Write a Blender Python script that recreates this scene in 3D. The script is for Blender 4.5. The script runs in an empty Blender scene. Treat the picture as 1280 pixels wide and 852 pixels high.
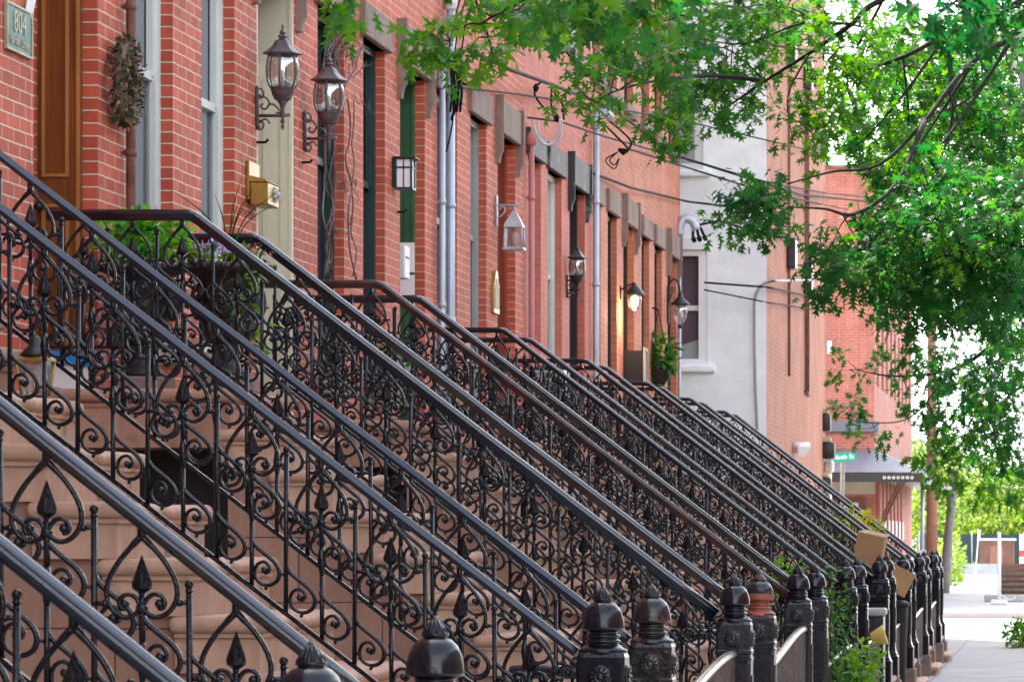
import bpy, bmesh, math, random
import numpy as np
from mathutils import Vector, Matrix
random.seed(7); RNG = np.random.default_rng(11)
R = math.radians
SC = bpy.context.scene
COL = SC.collection
# ------------------------------------------------------------------ camera geometry (used to lay the street out)
FPX, VX, VY, CAMZ = 4800.0, 1328.0, 670.0, 1.65
FACX = -5.15                                    # plane of the row's facade
POSTX = -1.66
def Yf(px): return FPX*(-FACX)/(VX-px)          # distance along the facade
def Yp(px): return FPX*(-POSTX)/(VX-px)
def W(px, py, Y): return Vector(((px-VX)*Y/FPX, Y, CAMZ+(VY-py)*Y/FPX))

# ------------------------------------------------------------------ mesh builder
class MB:
    def __init__(s): s.v=[]; s.f=[]; s.sm=[]; s.mi=[]
    def add(s, vs, fs, smooth=False, m=0):
        o=len(s.v); s.v.extend([tuple(v) for v in vs])
        for f in fs: s.f.append(tuple(i+o for i in f)); s.sm.append(smooth); s.mi.append(m)
        return s
    def box(s, x0,x1,y0,y1,z0,z1, m=0):
        if x0>x1:x0,x1=x1,x0
        if y0>y1:y0,y1=y1,y0
        if z0>z1:z0,z1=z1,z0
        v=[(x0,y0,z0),(x1,y0,z0),(x1,y1,z0),(x0,y1,z0),(x0,y0,z1),(x1,y0,z1),(x1,y1,z1),(x0,y1,z1)]
        return s.add(v,[(0,3,2,1),(4,5,6,7),(0,1,5,4),(1,2,6,5),(2,3,7,6),(3,0,4,7)],False,m)
    def rbox(s, x0,x1,y0,y1,z0,z1, b=.01, seg=2, m=0):
        bm=bmesh.new(); bmesh.ops.create_cube(bm,size=1)
        for v in bm.verts: v.co=Vector(((x0+x1)/2+v.co.x*(x1-x0),(y0+y1)/2+v.co.y*(y1-y0),(z0+z1)/2+v.co.z*(z1-z0)))
        bmesh.ops.bevel(bm,geom=bm.edges[:],offset=b,segments=seg,profile=.5,affect='EDGES')
        bm.verts.index_update()
        s.add([v.co[:] for v in bm.verts],[[v.index for v in f.verts] for f in bm.faces],seg>1,m); bm.free(); return s
    def tube(s, pts, r, n=6, m=0, cap=True, smooth=True):
        pts=[Vector(p) for p in pts]; k=len(pts)
        rs=r if isinstance(r,(list,tuple)) else [r]*k
        T=[]
        for i in range(k):
            t=(pts[min(i+1,k-1)]-pts[max(i-1,0)]); T.append(t.normalized() if t.length>1e-9 else Vector((0,0,1)))
        a=Vector((0,1,0)) if abs(T[0].y)<.9 else Vector((1,0,0))
        nrm=(a-T[0]*a.dot(T[0])).normalized()
        vs=[]
        for i in range(k):
            nrm=(nrm-T[i]*nrm.dot(T[i]))
            nrm=nrm.normalized() if nrm.length>1e-6 else T[i].orthogonal().normalized()
            b=T[i].cross(nrm)
            for j in range(n):
                a_=2*math.pi*j/n
                vs.append(pts[i]+(nrm*math.cos(a_)+b*math.sin(a_))*rs[i])
        fs=[]
        for i in range(k-1):
            for j in range(n):
                j2=(j+1)%n; fs.append((i*n+j,i*n+j2,(i+1)*n+j2,(i+1)*n+j))
        s.add(vs,fs,smooth,m)
        if cap:
            o=len(s.v)-len(vs)
            s.f.append(tuple(o+j for j in range(n))[::-1]); s.sm.append(False); s.mi.append(m)
            s.f.append(tuple(o+(k-1)*n+j for j in range(n))); s.sm.append(False); s.mi.append(m)
        return s
    def lathe(s, prof, n=20, c=(0,0,0), m=0, smooth=True, axis='z', rot=0, closed=False):
        vs=[];fs=[];k=len(prof)
        for (r,z) in prof:
            for j in range(n):
                a=2*math.pi*j/n+rot
                p=(r*math.cos(a),r*math.sin(a),z)
                if axis=='x': p=(z,r*math.cos(a),r*math.sin(a))
                if axis=='y': p=(r*math.cos(a),z,r*math.sin(a))
                vs.append((p[0]+c[0],p[1]+c[1],p[2]+c[2]))
        kk=k if closed else k-1
        for i in range(kk):
            for j in range(n):
                j2=(j+1)%n;i2=(i+1)%k
                fs.append((i*n+j,i*n+j2,i2*n+j2,i2*n+j))
        if not closed:
            fs.append(tuple(range(n))[::-1]); fs.append(tuple((k-1)*n+j for j in range(n)))
        return s.add(vs,fs,smooth,m)
    def prism(s, poly, d0, d1, axis='y', m=0, smooth=False):
        k=len(poly); vs=[]
        for d in (d0,d1):
            for (a,b) in poly:
                vs.append((a,d,b) if axis=='y' else ((d,a,b) if axis=='x' else (a,b,d)))
        fs=[tuple(range(k)),tuple(range(2*k-1,k-1,-1))]
        s.add(vs,fs,False,m)
        o=len(s.v)-2*k
        for i in range(k):
            j=(i+1)%k; s.f.append((o+i,o+k+i,o+k+j,o+j)); s.sm.append(smooth); s.mi.append(m)
        return s
    def sweep(s, path, prof, m=0, smooth=False):
        """profile (w along Y, n normal) swept along a path in the XZ plane with mitred corners"""
        k=len(path); n=len(prof); vs=[]
        for i,(x,z) in enumerate(path):
            def d(a,b):
                q=Vector((b[0]-a[0],b[1]-a[1])); return q.normalized()
            if i==0: t=d(path[0],path[1]); sc=1
            elif i==k-1: t=d(path[-2],path[-1]); sc=1
            else:
                t1=d(path[i-1],path[i]); t2=d(path[i],path[i+1]); t=(t1+t2).normalized(); sc=1/max(.3,t.dot(t1))
            nx,nz=-t.y,t.x
            if nz<0: nx,nz=-nx,-nz
            for (w,q) in prof: vs.append((x+nx*q*sc,w,z+nz*q*sc))
        fs=[]
        for i in range(k-1):
            for j in range(n):
                j2=(j+1)%n; fs.append((i*n+j,i*n+j2,(i+1)*n+j2,(i+1)*n+j))
        s.add(vs,fs,smooth,m); o=len(s.v)-len(vs)
        for f in (tuple(range(n)),tuple((k-1)*n+j for j in range(n))[::-1]): s.f.append(tuple(o+i for i in f)); s.sm.append(False); s.mi.append(m)
        return s
    def mesh(s, name, mats, uv=False, fixn=True):
        me=bpy.data.meshes.new(name); me.from_pydata(s.v,[],s.f)
        for m in (mats if isinstance(mats,(list,tuple)) else [mats]): me.materials.append(m)
        me.polygons.foreach_set('use_smooth',s.sm); me.polygons.foreach_set('material_index',s.mi)
        if fixn:
            bm=bmesh.new(); bm.from_mesh(me); bmesh.ops.recalc_face_normals(bm,faces=bm.faces[:]); bm.to_mesh(me); bm.free()
        if uv:
            L=me.uv_layers.new(name='UVMap').data
            for p in me.polygons:
                n=p.normal; ax=max(range(3),key=lambda i:abs(n[i]))
                for li in p.loop_indices:
                    c=me.vertices[me.loops[li].vertex_index].co
                    L[li].uv=(c.y,c.z) if ax==0 else ((c.x+.05,c.z) if ax==1 else (c.y,c.x))
        me.update(); return me
    def build(s, name, mats, parent=None, loc=(0,0,0), uv=False, fixn=True):
        return link(name, s.mesh(name,mats,uv,fixn), parent, loc)
def link(name, me, parent=None, loc=(0,0,0)):
    o=bpy.data.objects.new(name,me); COL.objects.link(o); o.location=loc
    if parent is not None: o.parent=parent
    return o
def tag(o,label,cat,group=None):
    o['label']=label; o['category']=cat
    if group:o['group']=group
    return o
def thing(name,label,cat,loc=(0,0,0),group=None,rz=0):
    o=bpy.data.objects.new(name,None); COL.objects.link(o); o.location=loc; o.rotation_euler=(0,0,rz); o.empty_display_size=.2
    return tag(o,label,cat,group)
def struct(o): o['kind']='structure'; return o
def copy_tree(o,parent=None):
    c=o.copy(); COL.objects.link(c)
    if parent is not None: c.parent=parent
    for ch in list(o.children): copy_tree(ch,c)
    return c

# ------------------------------------------------------------------ materials
def nodes(name):
    m=bpy.data.materials.new(name); m.use_nodes=True; nt=m.node_tree
    return m,nt,nt.nodes['Principled BSDF']
def mat(name,c,rough=.5,metal=0,var=.15,scale=6,bump=0,bscale=40,c2=None,c2amt=.5,c2scale=8,spec=.5,detail=4,streak=0):
    m,nt,b=nodes(name); N=nt.nodes; L=nt.links
    tc=N.new('ShaderNodeTexCoord')
    nz=N.new('ShaderNodeTexNoise'); nz.inputs['Scale'].default_value=scale; nz.inputs['Detail'].default_value=detail
    L.new(tc.outputs['Object'],nz.inputs['Vector'])
    ramp=N.new('ShaderNodeValToRGB'); e=ramp.color_ramp.elements
    e[0].position=.3; e[1].position=.7
    e[0].color=(*[x*(1-var) for x in c],1); e[1].color=(*[min(1,x*(1+var)) for x in c],1)
    L.new(nz.outputs['Fac'],ramp.inputs['Fac']); out=ramp.outputs['Color']
    if c2:
        n2=N.new('ShaderNodeTexNoise'); n2.inputs['Scale'].default_value=c2scale; n2.inputs['Detail'].default_value=6; n2.inputs['Roughness'].default_value=.7
        L.new(tc.outputs['Object'],n2.inputs['Vector'])
        r2=N.new('ShaderNodeValToRGB'); r2.color_ramp.elements[0].position=1-c2amt-.04; r2.color_ramp.elements[1].position=1-c2amt+.06
        L.new(n2.outputs['Fac'],r2.inputs['Fac'])
        mx=N.new('ShaderNodeMixRGB'); mx.inputs[2].default_value=(*c2,1); L.new(out,mx.inputs[1]); L.new(r2.outputs['Color'],mx.inputs[0]); out=mx.outputs[0]
    if streak:
        mp=N.new('ShaderNodeMapping'); mp.inputs['Scale'].default_value=(4,4,1.6); L.new(tc.outputs['Object'],mp.inputs[0])
        n5=N.new('ShaderNodeTexNoise'); n5.inputs['Scale'].default_value=1.6; n5.inputs['Detail'].default_value=7; n5.inputs['Roughness'].default_value=.7; L.new(mp.outputs[0],n5.inputs['Vector'])
        m5=N.new('ShaderNodeMapRange'); m5.inputs[1].default_value=.42; m5.inputs[2].default_value=.66; m5.inputs[3].default_value=1; m5.inputs[4].default_value=1-streak; L.new(n5.outputs['Fac'],m5.inputs[0])
        v5=N.new('ShaderNodeVectorMath'); v5.operation='SCALE'; L.new(out,v5.inputs[0]); L.new(m5.outputs[0],v5.inputs['Scale']); out=v5.outputs[0]
    L.new(out,b.inputs['Base Color'])
    b.inputs['Roughness'].default_value=rough; b.inputs['Metallic'].default_value=metal; b.inputs['Specular IOR Level'].default_value=spec
    if bump:
        n3=N.new('ShaderNodeTexNoise'); n3.inputs['Scale'].default_value=bscale; n3.inputs['Detail'].default_value=5
        L.new(tc.outputs['Object'],n3.inputs['Vector'])
        bp=N.new('ShaderNodeBump'); bp.inputs['Strength'].default_value=bump; bp.inputs['Distance'].default_value=.01
        L.new(n3.outputs['Fac'],bp.inputs['Height']); L.new(bp.outputs['Normal'],b.inputs['Normal'])
    return m
def brickmat(name,c1,c2,mort,msize=.0065,bw=.212,rh=.0677,rough=.75,bump=.5,dist=.006,stain=.28,off=.5,smooth=.15):
    m,nt,b=nodes(name); N=nt.nodes; L=nt.links
    uv=N.new('ShaderNodeUVMap')
    # slight waviness so the courses are not ruler-straight
    nw=N.new('ShaderNodeTexNoise'); nw.inputs['Scale'].default_value=2.5; nw.inputs['Detail'].default_value=2
    L.new(uv.outputs['UV'],nw.inputs['Vector'])
    vs=N.new('ShaderNodeVectorMath'); vs.operation='MULTIPLY_ADD'; vs.inputs[1].default_value=(.012,.012,0); L.new(nw.outputs['Color'],vs.inputs[0]); L.new(uv.outputs['UV'],vs.inputs[2])
    br=N.new('ShaderNodeTexBrick'); br.offset=off
    for k,v in (('Scale',1),('Mortar Size',msize),('Mortar Smooth',smooth),('Bias',-.1),('Brick Width',bw),('Row Height',rh)): br.inputs[k].default_value=v
    br.inputs['Color1'].default_value=(*c1,1); br.inputs['Color2'].default_value=(*c2,1); br.inputs['Mortar'].default_value=(*mort,1)
    L.new(vs.outputs[0],br.inputs['Vector'])
    nz=N.new('ShaderNodeTexNoise'); nz.inputs['Scale'].default_value=1.3; nz.inputs['Detail'].default_value=8; nz.inputs['Roughness'].default_value=.65
    L.new(uv.outputs['UV'],nz.inputs['Vector'])
    mr=N.new('ShaderNodeMapRange'); mr.inputs[1].default_value=.3; mr.inputs[2].default_value=.7; mr.inputs[3].default_value=1-stain; mr.inputs[4].default_value=1+stain*.6
    L.new(nz.outputs['Fac'],mr.inputs[0])
    n4=N.new('ShaderNodeTexNoise'); n4.inputs['Scale'].default_value=90; n4.inputs['Detail'].default_value=3; L.new(uv.outputs['UV'],n4.inputs['Vector'])
    m4=N.new('ShaderNodeMapRange'); m4.inputs[3].default_value=.82; m4.inputs[4].default_value=1.15; L.new(n4.outputs['Fac'],m4.inputs[0])
    mu=N.new('ShaderNodeMath'); mu.operation='MULTIPLY'; L.new(mr.outputs[0],mu.inputs[0]); L.new(m4.outputs[0],mu.inputs[1])
    mp5=N.new('ShaderNodeMapping'); mp5.inputs['Scale'].default_value=(4.5,.45,1); L.new(uv.outputs['UV'],mp5.inputs[0])
    n5=N.new('ShaderNodeTexNoise'); n5.inputs['Scale'].default_value=1.5; n5.inputs['Detail'].default_value=6; n5.inputs['Roughness'].default_value=.7; L.new(mp5.outputs[0],n5.inputs['Vector'])
    m5=N.new('ShaderNodeMapRange'); m5.inputs[1].default_value=.45; m5.inputs[2].default_value=.7; m5.inputs[3].default_value=1.04; m5.inputs[4].default_value=.78; L.new(n5.outputs['Fac'],m5.inputs[0])
    mu2=N.new('ShaderNodeMath'); mu2.operation='MULTIPLY'; L.new(mu.outputs[0],mu2.inputs[0]); L.new(m5.outputs[0],mu2.inputs[1]); mu=mu2
    mx=N.new('ShaderNodeVectorMath'); mx.operation='SCALE'; L.new(br.outputs['Color'],mx.inputs[0]); L.new(mu.outputs[0],mx.inputs['Scale'])
    L.new(mx.outputs[0],b.inputs['Base Color']); b.inputs['Roughness'].default_value=rough
    inv=N.new('ShaderNodeMath'); inv.operation='SUBTRACT'; inv.inputs[0].default_value=1; L.new(br.outputs['Fac'],inv.inputs[1])
    ad=N.new('ShaderNodeMath'); ad.operation='MULTIPLY_ADD'; ad.inputs[1].default_value=.12; L.new(n4.outputs['Fac'],ad.inputs[0]); L.new(inv.outputs[0],ad.inputs[2])
    bp=N.new('ShaderNodeBump'); bp.inputs['Strength'].default_value=bump; bp.inputs['Distance'].default_value=dist
    L.new(ad.outputs[0],bp.inputs['Height']); L.new(bp.outputs['Normal'],b.inputs['Normal'])
    return m
def woodmat(name,c1,c2,rough=.3):
    m,nt,b=nodes(name); N=nt.nodes; L=nt.links
    tc=N.new('ShaderNodeTexCoord'); mp=N.new('ShaderNodeMapping'); mp.inputs['Scale'].default_value=(30,30,1.2); L.new(tc.outputs['Object'],mp.inputs[0])
    nz=N.new('ShaderNodeTexNoise'); nz.inputs['Scale'].default_value=1.5; nz.inputs['Detail'].default_value=6; L.new(mp.outputs[0],nz.inputs['Vector'])
    rp=N.new('ShaderNodeValToRGB'); rp.color_ramp.elements[0].position=.3; rp.color_ramp.elements[1].position=.7
    rp.color_ramp.elements[0].color=(*c1,1); rp.color_ramp.elements[1].color=(*c2,1); L.new(nz.outputs['Fac'],rp.inputs[0]); L.new(rp.outputs[0],b.inputs['Base Color'])
    b.inputs['Roughness'].default_value=rough
    return m
def glassmat(name,c,rough=.08):
    m,nt,b=nodes(name); b.inputs['Base Color'].default_value=(*c,1); b.inputs['Roughness'].default_value=rough; b.inputs['Specular IOR Level'].default_value=.8
    N=nt.nodes;L=nt.links
    tc=N.new('ShaderNodeTexCoord'); nz=N.new('ShaderNodeTexNoise'); nz.inputs['Scale'].default_value=1.7; L.new(tc.outputs['Object'],nz.inputs['Vector'])
    bp=N.new('ShaderNodeBump'); bp.inputs['Strength'].default_value=.04; bp.inputs['Distance'].default_value=.05; L.new(nz.outputs['Fac'],bp.inputs['Height']); L.new(bp.outputs[0],b.inputs['Normal'])
    return m
def clearglass(name,c=(.8,.85,.85)):
    m,nt,b=nodes(name); N=nt.nodes;L=nt.links
    out=N['Material Output']; tr=N.new('ShaderNodeBsdfTransparent'); tr.inputs[0].default_value=(*c,1)
    gl=N.new('ShaderNodeBsdfGlossy'); gl.inputs['Roughness'].default_value=.06
    mx=N.new('ShaderNodeMixShader'); mx.inputs[0].default_value=.35; L.new(tr.outputs[0],mx.inputs[1]); L.new(gl.outputs[0],mx.inputs[2]); L.new(mx.outputs[0],out.inputs[0])
    N.remove(b); return m
def leafmat(name,dark,mid,light,trans=.45):
    m,nt,b=nodes(name); N=nt.nodes;L=nt.links
    at=N.new('ShaderNodeAttribute'); at.attribute_name='tint'
    rp=N.new('ShaderNodeValToRGB'); rp.color_ramp.elements[0].color=(*dark,1); rp.color_ramp.elements[1].color=(*light,1)
    e=rp.color_ramp.elements.new(.5); e.color=(*mid,1); L.new(at.outputs['Fac'],rp.inputs[0])
    L.new(rp.outputs[0],b.inputs['Base Color']); b.inputs['Roughness'].default_value=.45; b.inputs['Specular IOR Level'].default_value=.3
    tl=N.new('ShaderNodeBsdfTranslucent')
    hs=N.new('ShaderNodeHueSaturation'); hs.inputs['Hue'].default_value=.487; hs.inputs['Saturation'].default_value=1.15; hs.inputs['Value'].default_value=1.75; L.new(rp.outputs[0],hs.inputs['Color']); L.new(hs.outputs[0],tl.inputs[0])
    mx=N.new('ShaderNodeMixShader'); mx.inputs[0].default_value=trans; L.new(b.outputs[0],mx.inputs[1]); L.new(tl.outputs[0],mx.inputs[2]); L.new(mx.outputs[0],N['Material Output'].inputs[0])
    return m
M={}
M['iron']=mat('black_iron',(.003,.005,.010),.15,0,.5,30,.35,75,c2=(.008,.007,.007),c2amt=.34,c2scale=20,spec=.4)  # slightly blue base puts the bluish sky cast into the iron's colour
M['rail']=mat('black_rail_paint',(.004,.009,.019),.16,0,.3,9,.10,60,spec=.95,c2=(.012,.013,.017),c2amt=.33,c2scale=12)  # blue in the base stands in for bluish sky highlights
M['rail_rust']=mat('worn_rail_paint',(.02,.016,.017),.36,0,.4,9,.1,40,c2=(.075,.028,.022),c2amt=.5,c2scale=7,spec=.6)
M['post']=mat('black_post_paint',(.004,.006,.011),.17,0,.4,12,.16,45,c2=(.016,.013,.013),c2amt=.36,c2scale=14,spec=.42)
M['post_worn']=mat('worn_post_paint',(.007,.008,.011),.22,0,.4,12,.3,45,c2=(.085,.03,.02),c2amt=.40,c2scale=13,spec=.55)
M['post_rust']=mat('red_primer',(.28,.075,.05),.5,0,.3,10,.1,50)
M['post_grey']=mat('dull_post_paint',(.010,.012,.019),.27,0,.3,12,.2,45,c2=(.024,.024,.03),c2amt=.42,c2scale=9,spec=.5)
M['fence_rust']=mat('rusted_fence',(.10,.055,.04),.7,0,.45,14,.4,60,c2=(.02,.018,.018),c2amt=.48,c2scale=12)
M['fence_top']=mat('worn_bare_rail',(.20,.175,.14),.3,.3,.25,8,.1,40)
M['stone']=mat('brownstone',(.37,.195,.130),.82,0,.16,3,.25,35,c2=(.24,.128,.09),c2amt=.40,c2scale=2.2,streak=.28)
M['stone_nose']=mat('brownstone_tread',(.47,.29,.20),.75,0,.14,4,.45,14,c2=(.25,.15,.10),c2amt=.42,c2scale=3.2,streak=.25)
M['lintel']=mat('brownstone_lintel',(.25,.175,.145),.85,0,.14,3,.3,30,c2=(.15,.108,.092),c2amt=.36,c2scale=2.5,streak=.3)
M['lintel_black']=mat('black_painted_stone',(.02,.022,.028),.6,0,.4,6,.8,25,c2=(.17,.145,.115),c2amt=.40,c2scale=5)
M['block']=brickmat('brownstone_blocks',(.31,.165,.115),(.41,.225,.158),(.09,.05,.035),.004,.85,.33,.85,.5,.004,.2,smooth=.3)
M['brick_red']=brickmat('red_pressed_brick',(.49,.085,.040),(.35,.052,.026),(.56,.47,.36),.0042)
M['brick_red2']=brickmat('salmon_brick',(.53,.100,.050),(.41,.068,.036),(.50,.38,.28),.0042)
M['brick_pale']=brickmat('orange_brick',(.57,.18,.095),(.47,.135,.07),(.48,.30,.20),.0048)  # lightened: haze on the far facades is put into the colour
M['brick_pink']=brickmat('pink_painted_brick',(.56,.165,.115),(.51,.145,.10),(.43,.12,.085),.005)  # pink paint, lightened further for haze and grazing reflection
M['brick_opp']=brickmat('old_dark_brick',(.22,.085,.06),(.18,.065,.05),(.25,.2,.17),.005)
M['brick_tan']=brickmat('orange_tan_brick',(.43,.138,.066),(.37,.11,.052),(.46,.24,.15),.006)
M['brick_far']=brickmat('far_rose_brick',(.43,.135,.095),(.38,.11,.078),(.48,.28,.22),.006)
M['stucco']=mat('white_stucco',(.85,.90,.90),.9,0,.05,4,.8,7,c2=(.80,.83,.87),c2amt=.42,c2scale=1.2)
M['wood']=woodmat('varnished_oak',(.10,.026,.004),(.22,.068,.011),.28)
M['wood_lt']=woodmat('varnished_oak_edge',(.30,.12,.026),(.40,.175,.045),.28)
M['cream']=mat('cream_paint',(.56,.52,.40),.45,0,.04,3)
M['white']=mat('white_paint',(.60,.64,.61),.42,0,.04,3)
M['greyglassframe']=mat('grey_paint',(.30,.31,.31),.5,0,.1,3)
M['teal']=mat('dark_teal_paint',(.004,.034,.037),.35,0,.2,4)
M['green']=mat('green_paint',(.016,.105,.042),.42,0,.25,4,.1,20)
M['reddoor']=woodmat('red_brown_paint',(.20,.035,.018),(.27,.055,.025),.4)
M['black']=mat('black_paint',(.012,.012,.014),.45,0,.2,5)
M['glass']=glassmat('window_glass',(.10,.115,.15))
M['glass_dk']=glassmat('dark_window_glass',(.022,.024,.03))
M['lampglass']=clearglass('lantern_glass')
M['conduit']=mat('galvanised_pipe',(.42,.47,.54),.42,.35,.1,4)
M['rustpipe']=mat('rusty_pipe',(.19,.075,.05),.65,0,.35,7,.3,40,c2=(.10,.05,.04),c2amt=.45,c2scale=9)
M['pinkpipe']=mat('pink_pipe',(.45,.16,.14),.5,0,.1,5)
M['lamp']=mat('plum_lamp_metal',(.085,.06,.07),.42,.1,.25,8)
M['lampblack']=mat('black_lamp_metal',(.015,.015,.017),.4,.1,.2,8)
M['lampwhite']=mat('pale_lamp_metal',(.38,.40,.42),.42,.1,.15,8)
M['brass']=mat('brass',(.36,.225,.05),.33,.55,.18,6,.1,30)
M['verdigris']=mat('verdigris_plate',(.07,.16,.145),.5,.1,.2,8)
M['verdiedge']=mat('worn_bronze_edge',(.34,.31,.20),.45,.3,.2,9)
M['paper']=mat('paper',(.80,.80,.82),.8,0,.03,3)
M['blue']=mat('blue_plastic',(.01,.28,.72),.4,0,.1,3)
M['cable']=mat('cable_black',(.006,.006,.007),.7,0,.2,5,spec=.15)
M['cablegrey']=mat('cable_grey',(.5,.48,.5),.5,0,.1,5)
M['cardboard']=mat('cardboard',(.40,.235,.115),.8,0,.08,3)
M['yellow']=mat('yellow_plastic',(.74,.60,.16),.45,0,.06,3)
M['concrete']=brickmat('sidewalk_concrete',(.34,.34,.335),(.38,.375,.365),(.16,.155,.15),.008,1.5,1.5,.9,.3,.006,.18,off=0)
M['asphalt']=mat('asphalt',(.055,.055,.057),.9,0,.2,3,.4,90)
M['lot']=mat('pale_pavement',(.42,.41,.39),.9,0,.1,1.2,.2,30)
M['kerb']=mat('granite_kerb',(.33,.33,.33),.85,0,.15,8)
M['binplastic']=mat('dark_bin_plastic',(.01,.011,.013),.6,0,.2,5,spec=.2)
M['soil']=mat('ground_earth',(.13,.12,.09),.95,0,.25,.6)
M['roof']=mat('roof_tar',(.06,.06,.065),.9,0,.2,2)
M['slate']=mat('grey_metal_roof',(.15,.17,.20),.45,.2,.08,3)
M['tan']=mat('tan_panel',(.45,.37,.26),.7,0,.08,3)
M['bark']=mat('bark',(.02,.015,.013),.9,0,.4,12,.8,30)
M['trunkbark']=mat('trunk_bark',(.10,.082,.07),.9,0,.4,12,.9,30)
M['greytrunk']=mat('grey_bark',(.17,.165,.17),.9,0,.2,6,.4,20)
M['pole']=mat('brown_pole',(.30,.15,.10),.85,0,.15,6)
M['leafA']=leafmat('oak_leaf',(.011,.074,.027),(.030,.135,.027),(.10,.24,.020),.52)
M['leafE']=leafmat('bright_plant_leaf',(.02,.13,.015),(.07,.28,.03),(.20,.46,.07))
M['leafB']=leafmat('far_leaf',(.06,.13,.025),(.13,.22,.035),(.26,.33,.07))
M['leafC']=leafmat('shrub_leaf',(.018,.085,.018),(.05,.17,.025),(.14,.29,.03))
M['leafD']=leafmat('yellow_shrub_leaf',(.10,.17,.015),(.24,.28,.02),(.42,.40,.03))
M['leafW']=leafmat('dried_wreath_leaf',(.025,.055,.02),(.10,.075,.035),(.30,.17,.11),.1)
M['petal']=mat('lilac_petal',(.46,.33,.62),.6,0,.1,20)
M['petal_dark']=mat('maroon_leaf',(.22,.05,.07),.6,0,.2,20)
M['petal_red']=mat('red_petal',(.60,.04,.03),.6,0,.1,20)
M['urn']=mat('cast_iron_urn',(.018,.017,.018),.5,0,.4,20,.6,55,c2=(.05,.035,.03),c2amt=.36,c2scale=18)
M['signgreen']=mat('sign_green',(.0,.27,.18),.4,0,.05,3)
M['signwhite']=mat('sign_white',(.82,.82,.82),.4,0,.02,3)
M['signred']=mat('sign_red',(.6,.05,.04),.4,0,.02,3)
M['ac']=mat('off_white_metal',(.66,.68,.68),.5,0,.06,4)
M['twig']=mat('dry_twig',(.13,.095,.08),.8,0,.3,9)
M['stone_step']=mat('grey_plinth_stone',(.22,.15,.12),.85,0,.15,4,.2,30)
mm,nt,b=nodes('lamp_flame'); b.inputs['Emission Color'].default_value=(1,.62,.22,1); b.inputs['Emission Strength'].default_value=9; b.inputs['Base Color'].default_value=(1,.8,.5,1); M['flame']=mm
mm,nt,b=nodes('frosted_white_glass'); b.inputs['Base Color'].default_value=(.8,.82,.85,1); b.inputs['Roughness'].default_value=.25; M['frost']=mm

# ------------------------------------------------------------------ leaves
def leaf_template(kind):
    if kind=='oak':
        half=[(.05,.14),(.27,.10),(.09,.27),(.45,.44),(.09,.48),(.36,.78),(.06,.72)]
        mid=[(0,0),(0,.28),(0,.5),(0,.74),(0,1.0)]
        V=[(x,y,0) for x,y in mid]
        V+=[(x,y,-.12*x) for x,y in half]+[(-x,y,-.12*x) for x,y in half]
        T=[]
        for o,fl in ((5,False),(12,True)):
            a,t1,b_,t2,c,t3,d=[o+i for i in range(7)]
            tr=[(0,a,1),(a,t1,b_),(a,b_,1),(1,b_,2),(b_,t2,c),(b_,c,2),(2,c,3),(c,t3,d),(c,d,3),(3,d,4)]
            T+=[t[::-1] if fl else t for t in tr]
        V=np.array(V,float); V[:,2]-=.18*(V[:,1]**2)
    else:
        V=np.array([(0,0,0),(.22,.3,-.04),(.26,.6,-.06),(0,1,-.16),(-.26,.6,-.06),(-.22,.3,-.04),(0,.45,.02)],float)
        T=[(0,1,6),(1,2,6),(2,3,6),(3,4,6),(4,5,6),(5,0,6)]
    return V,np.array(T)
LEAF={k:leaf_template(k) for k in ('oak','oval')}
def leaf_mesh(name,pos,dirs,size,tint,mats,kind='oak',midx=None):
    """one mesh of many leaves; pos (n,3), dirs (n,3) growth direction, random roll"""
    V,T=LEAF[kind]; n=len(pos)
    d=dirs/np.linalg.norm(dirs,axis=1,keepdims=True)
    up=np.tile(np.array([[0,0,1.]]),(n,1))+RNG.normal(0,.45,(n,3))
    x=np.cross(d,up); x/=np.linalg.norm(x,axis=1,keepdims=True)+1e-9
    z=np.cross(x,d)
    wid=RNG.uniform(.72,1.1,(n,1,1)); cu=RNG.uniform(.2,3.0,(n,1,1))
    P=(x[:,None,:]*V[None,:,0:1]*wid+d[:,None,:]*V[None,:,1:2]+z[:,None,:]*V[None,:,2:3]*cu)*size[:,None,None]+pos[:,None,:]
    nv=len(V); P=P.reshape(-1,3)
    F=(T[None]+(np.arange(n)*nv)[:,None,None]).reshape(-1,3)
    me=bpy.data.meshes.new(name); me.vertices.add(len(P)); me.vertices.foreach_set('co',P.astype(np.float32).ravel())
    me.loops.add(F.size); me.loops.foreach_set('vertex_index',F.astype(np.int32).ravel())
    me.polygons.add(len(F)); me.polygons.foreach_set('loop_start',np.arange(0,F.size,3,dtype=np.int32)); 
    try: me.polygons.foreach_set('loop_total',np.full(len(F),3,dtype=np.int32))
    except Exception: pass
    for m in (mats if isinstance(mats,list) else [mats]): me.materials.append(m)
    if midx is not None: me.polygons.foreach_set('material_index',np.repeat(midx,len(T)).astype(np.int32))
    me.update(calc_edges=True)
    a=me.attributes.new('tint','FLOAT','POINT'); a.data.foreach_set('value',np.repeat(tint,nv).astype(np.float32))
    return me
def leaf_mass(name,parts,mats,kind='oval',parent=None,loc=(0,0,0),midx=None):
    pos=np.concatenate([p[0] for p in parts]); d=np.concatenate([p[1] for p in parts]); s=np.concatenate([p[2] for p in parts]); t=np.concatenate([p[3] for p in parts])
    return link(name,leaf_mesh(name,pos,d,s,np.clip(t,0,1),mats,kind,midx),parent,loc)
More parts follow.
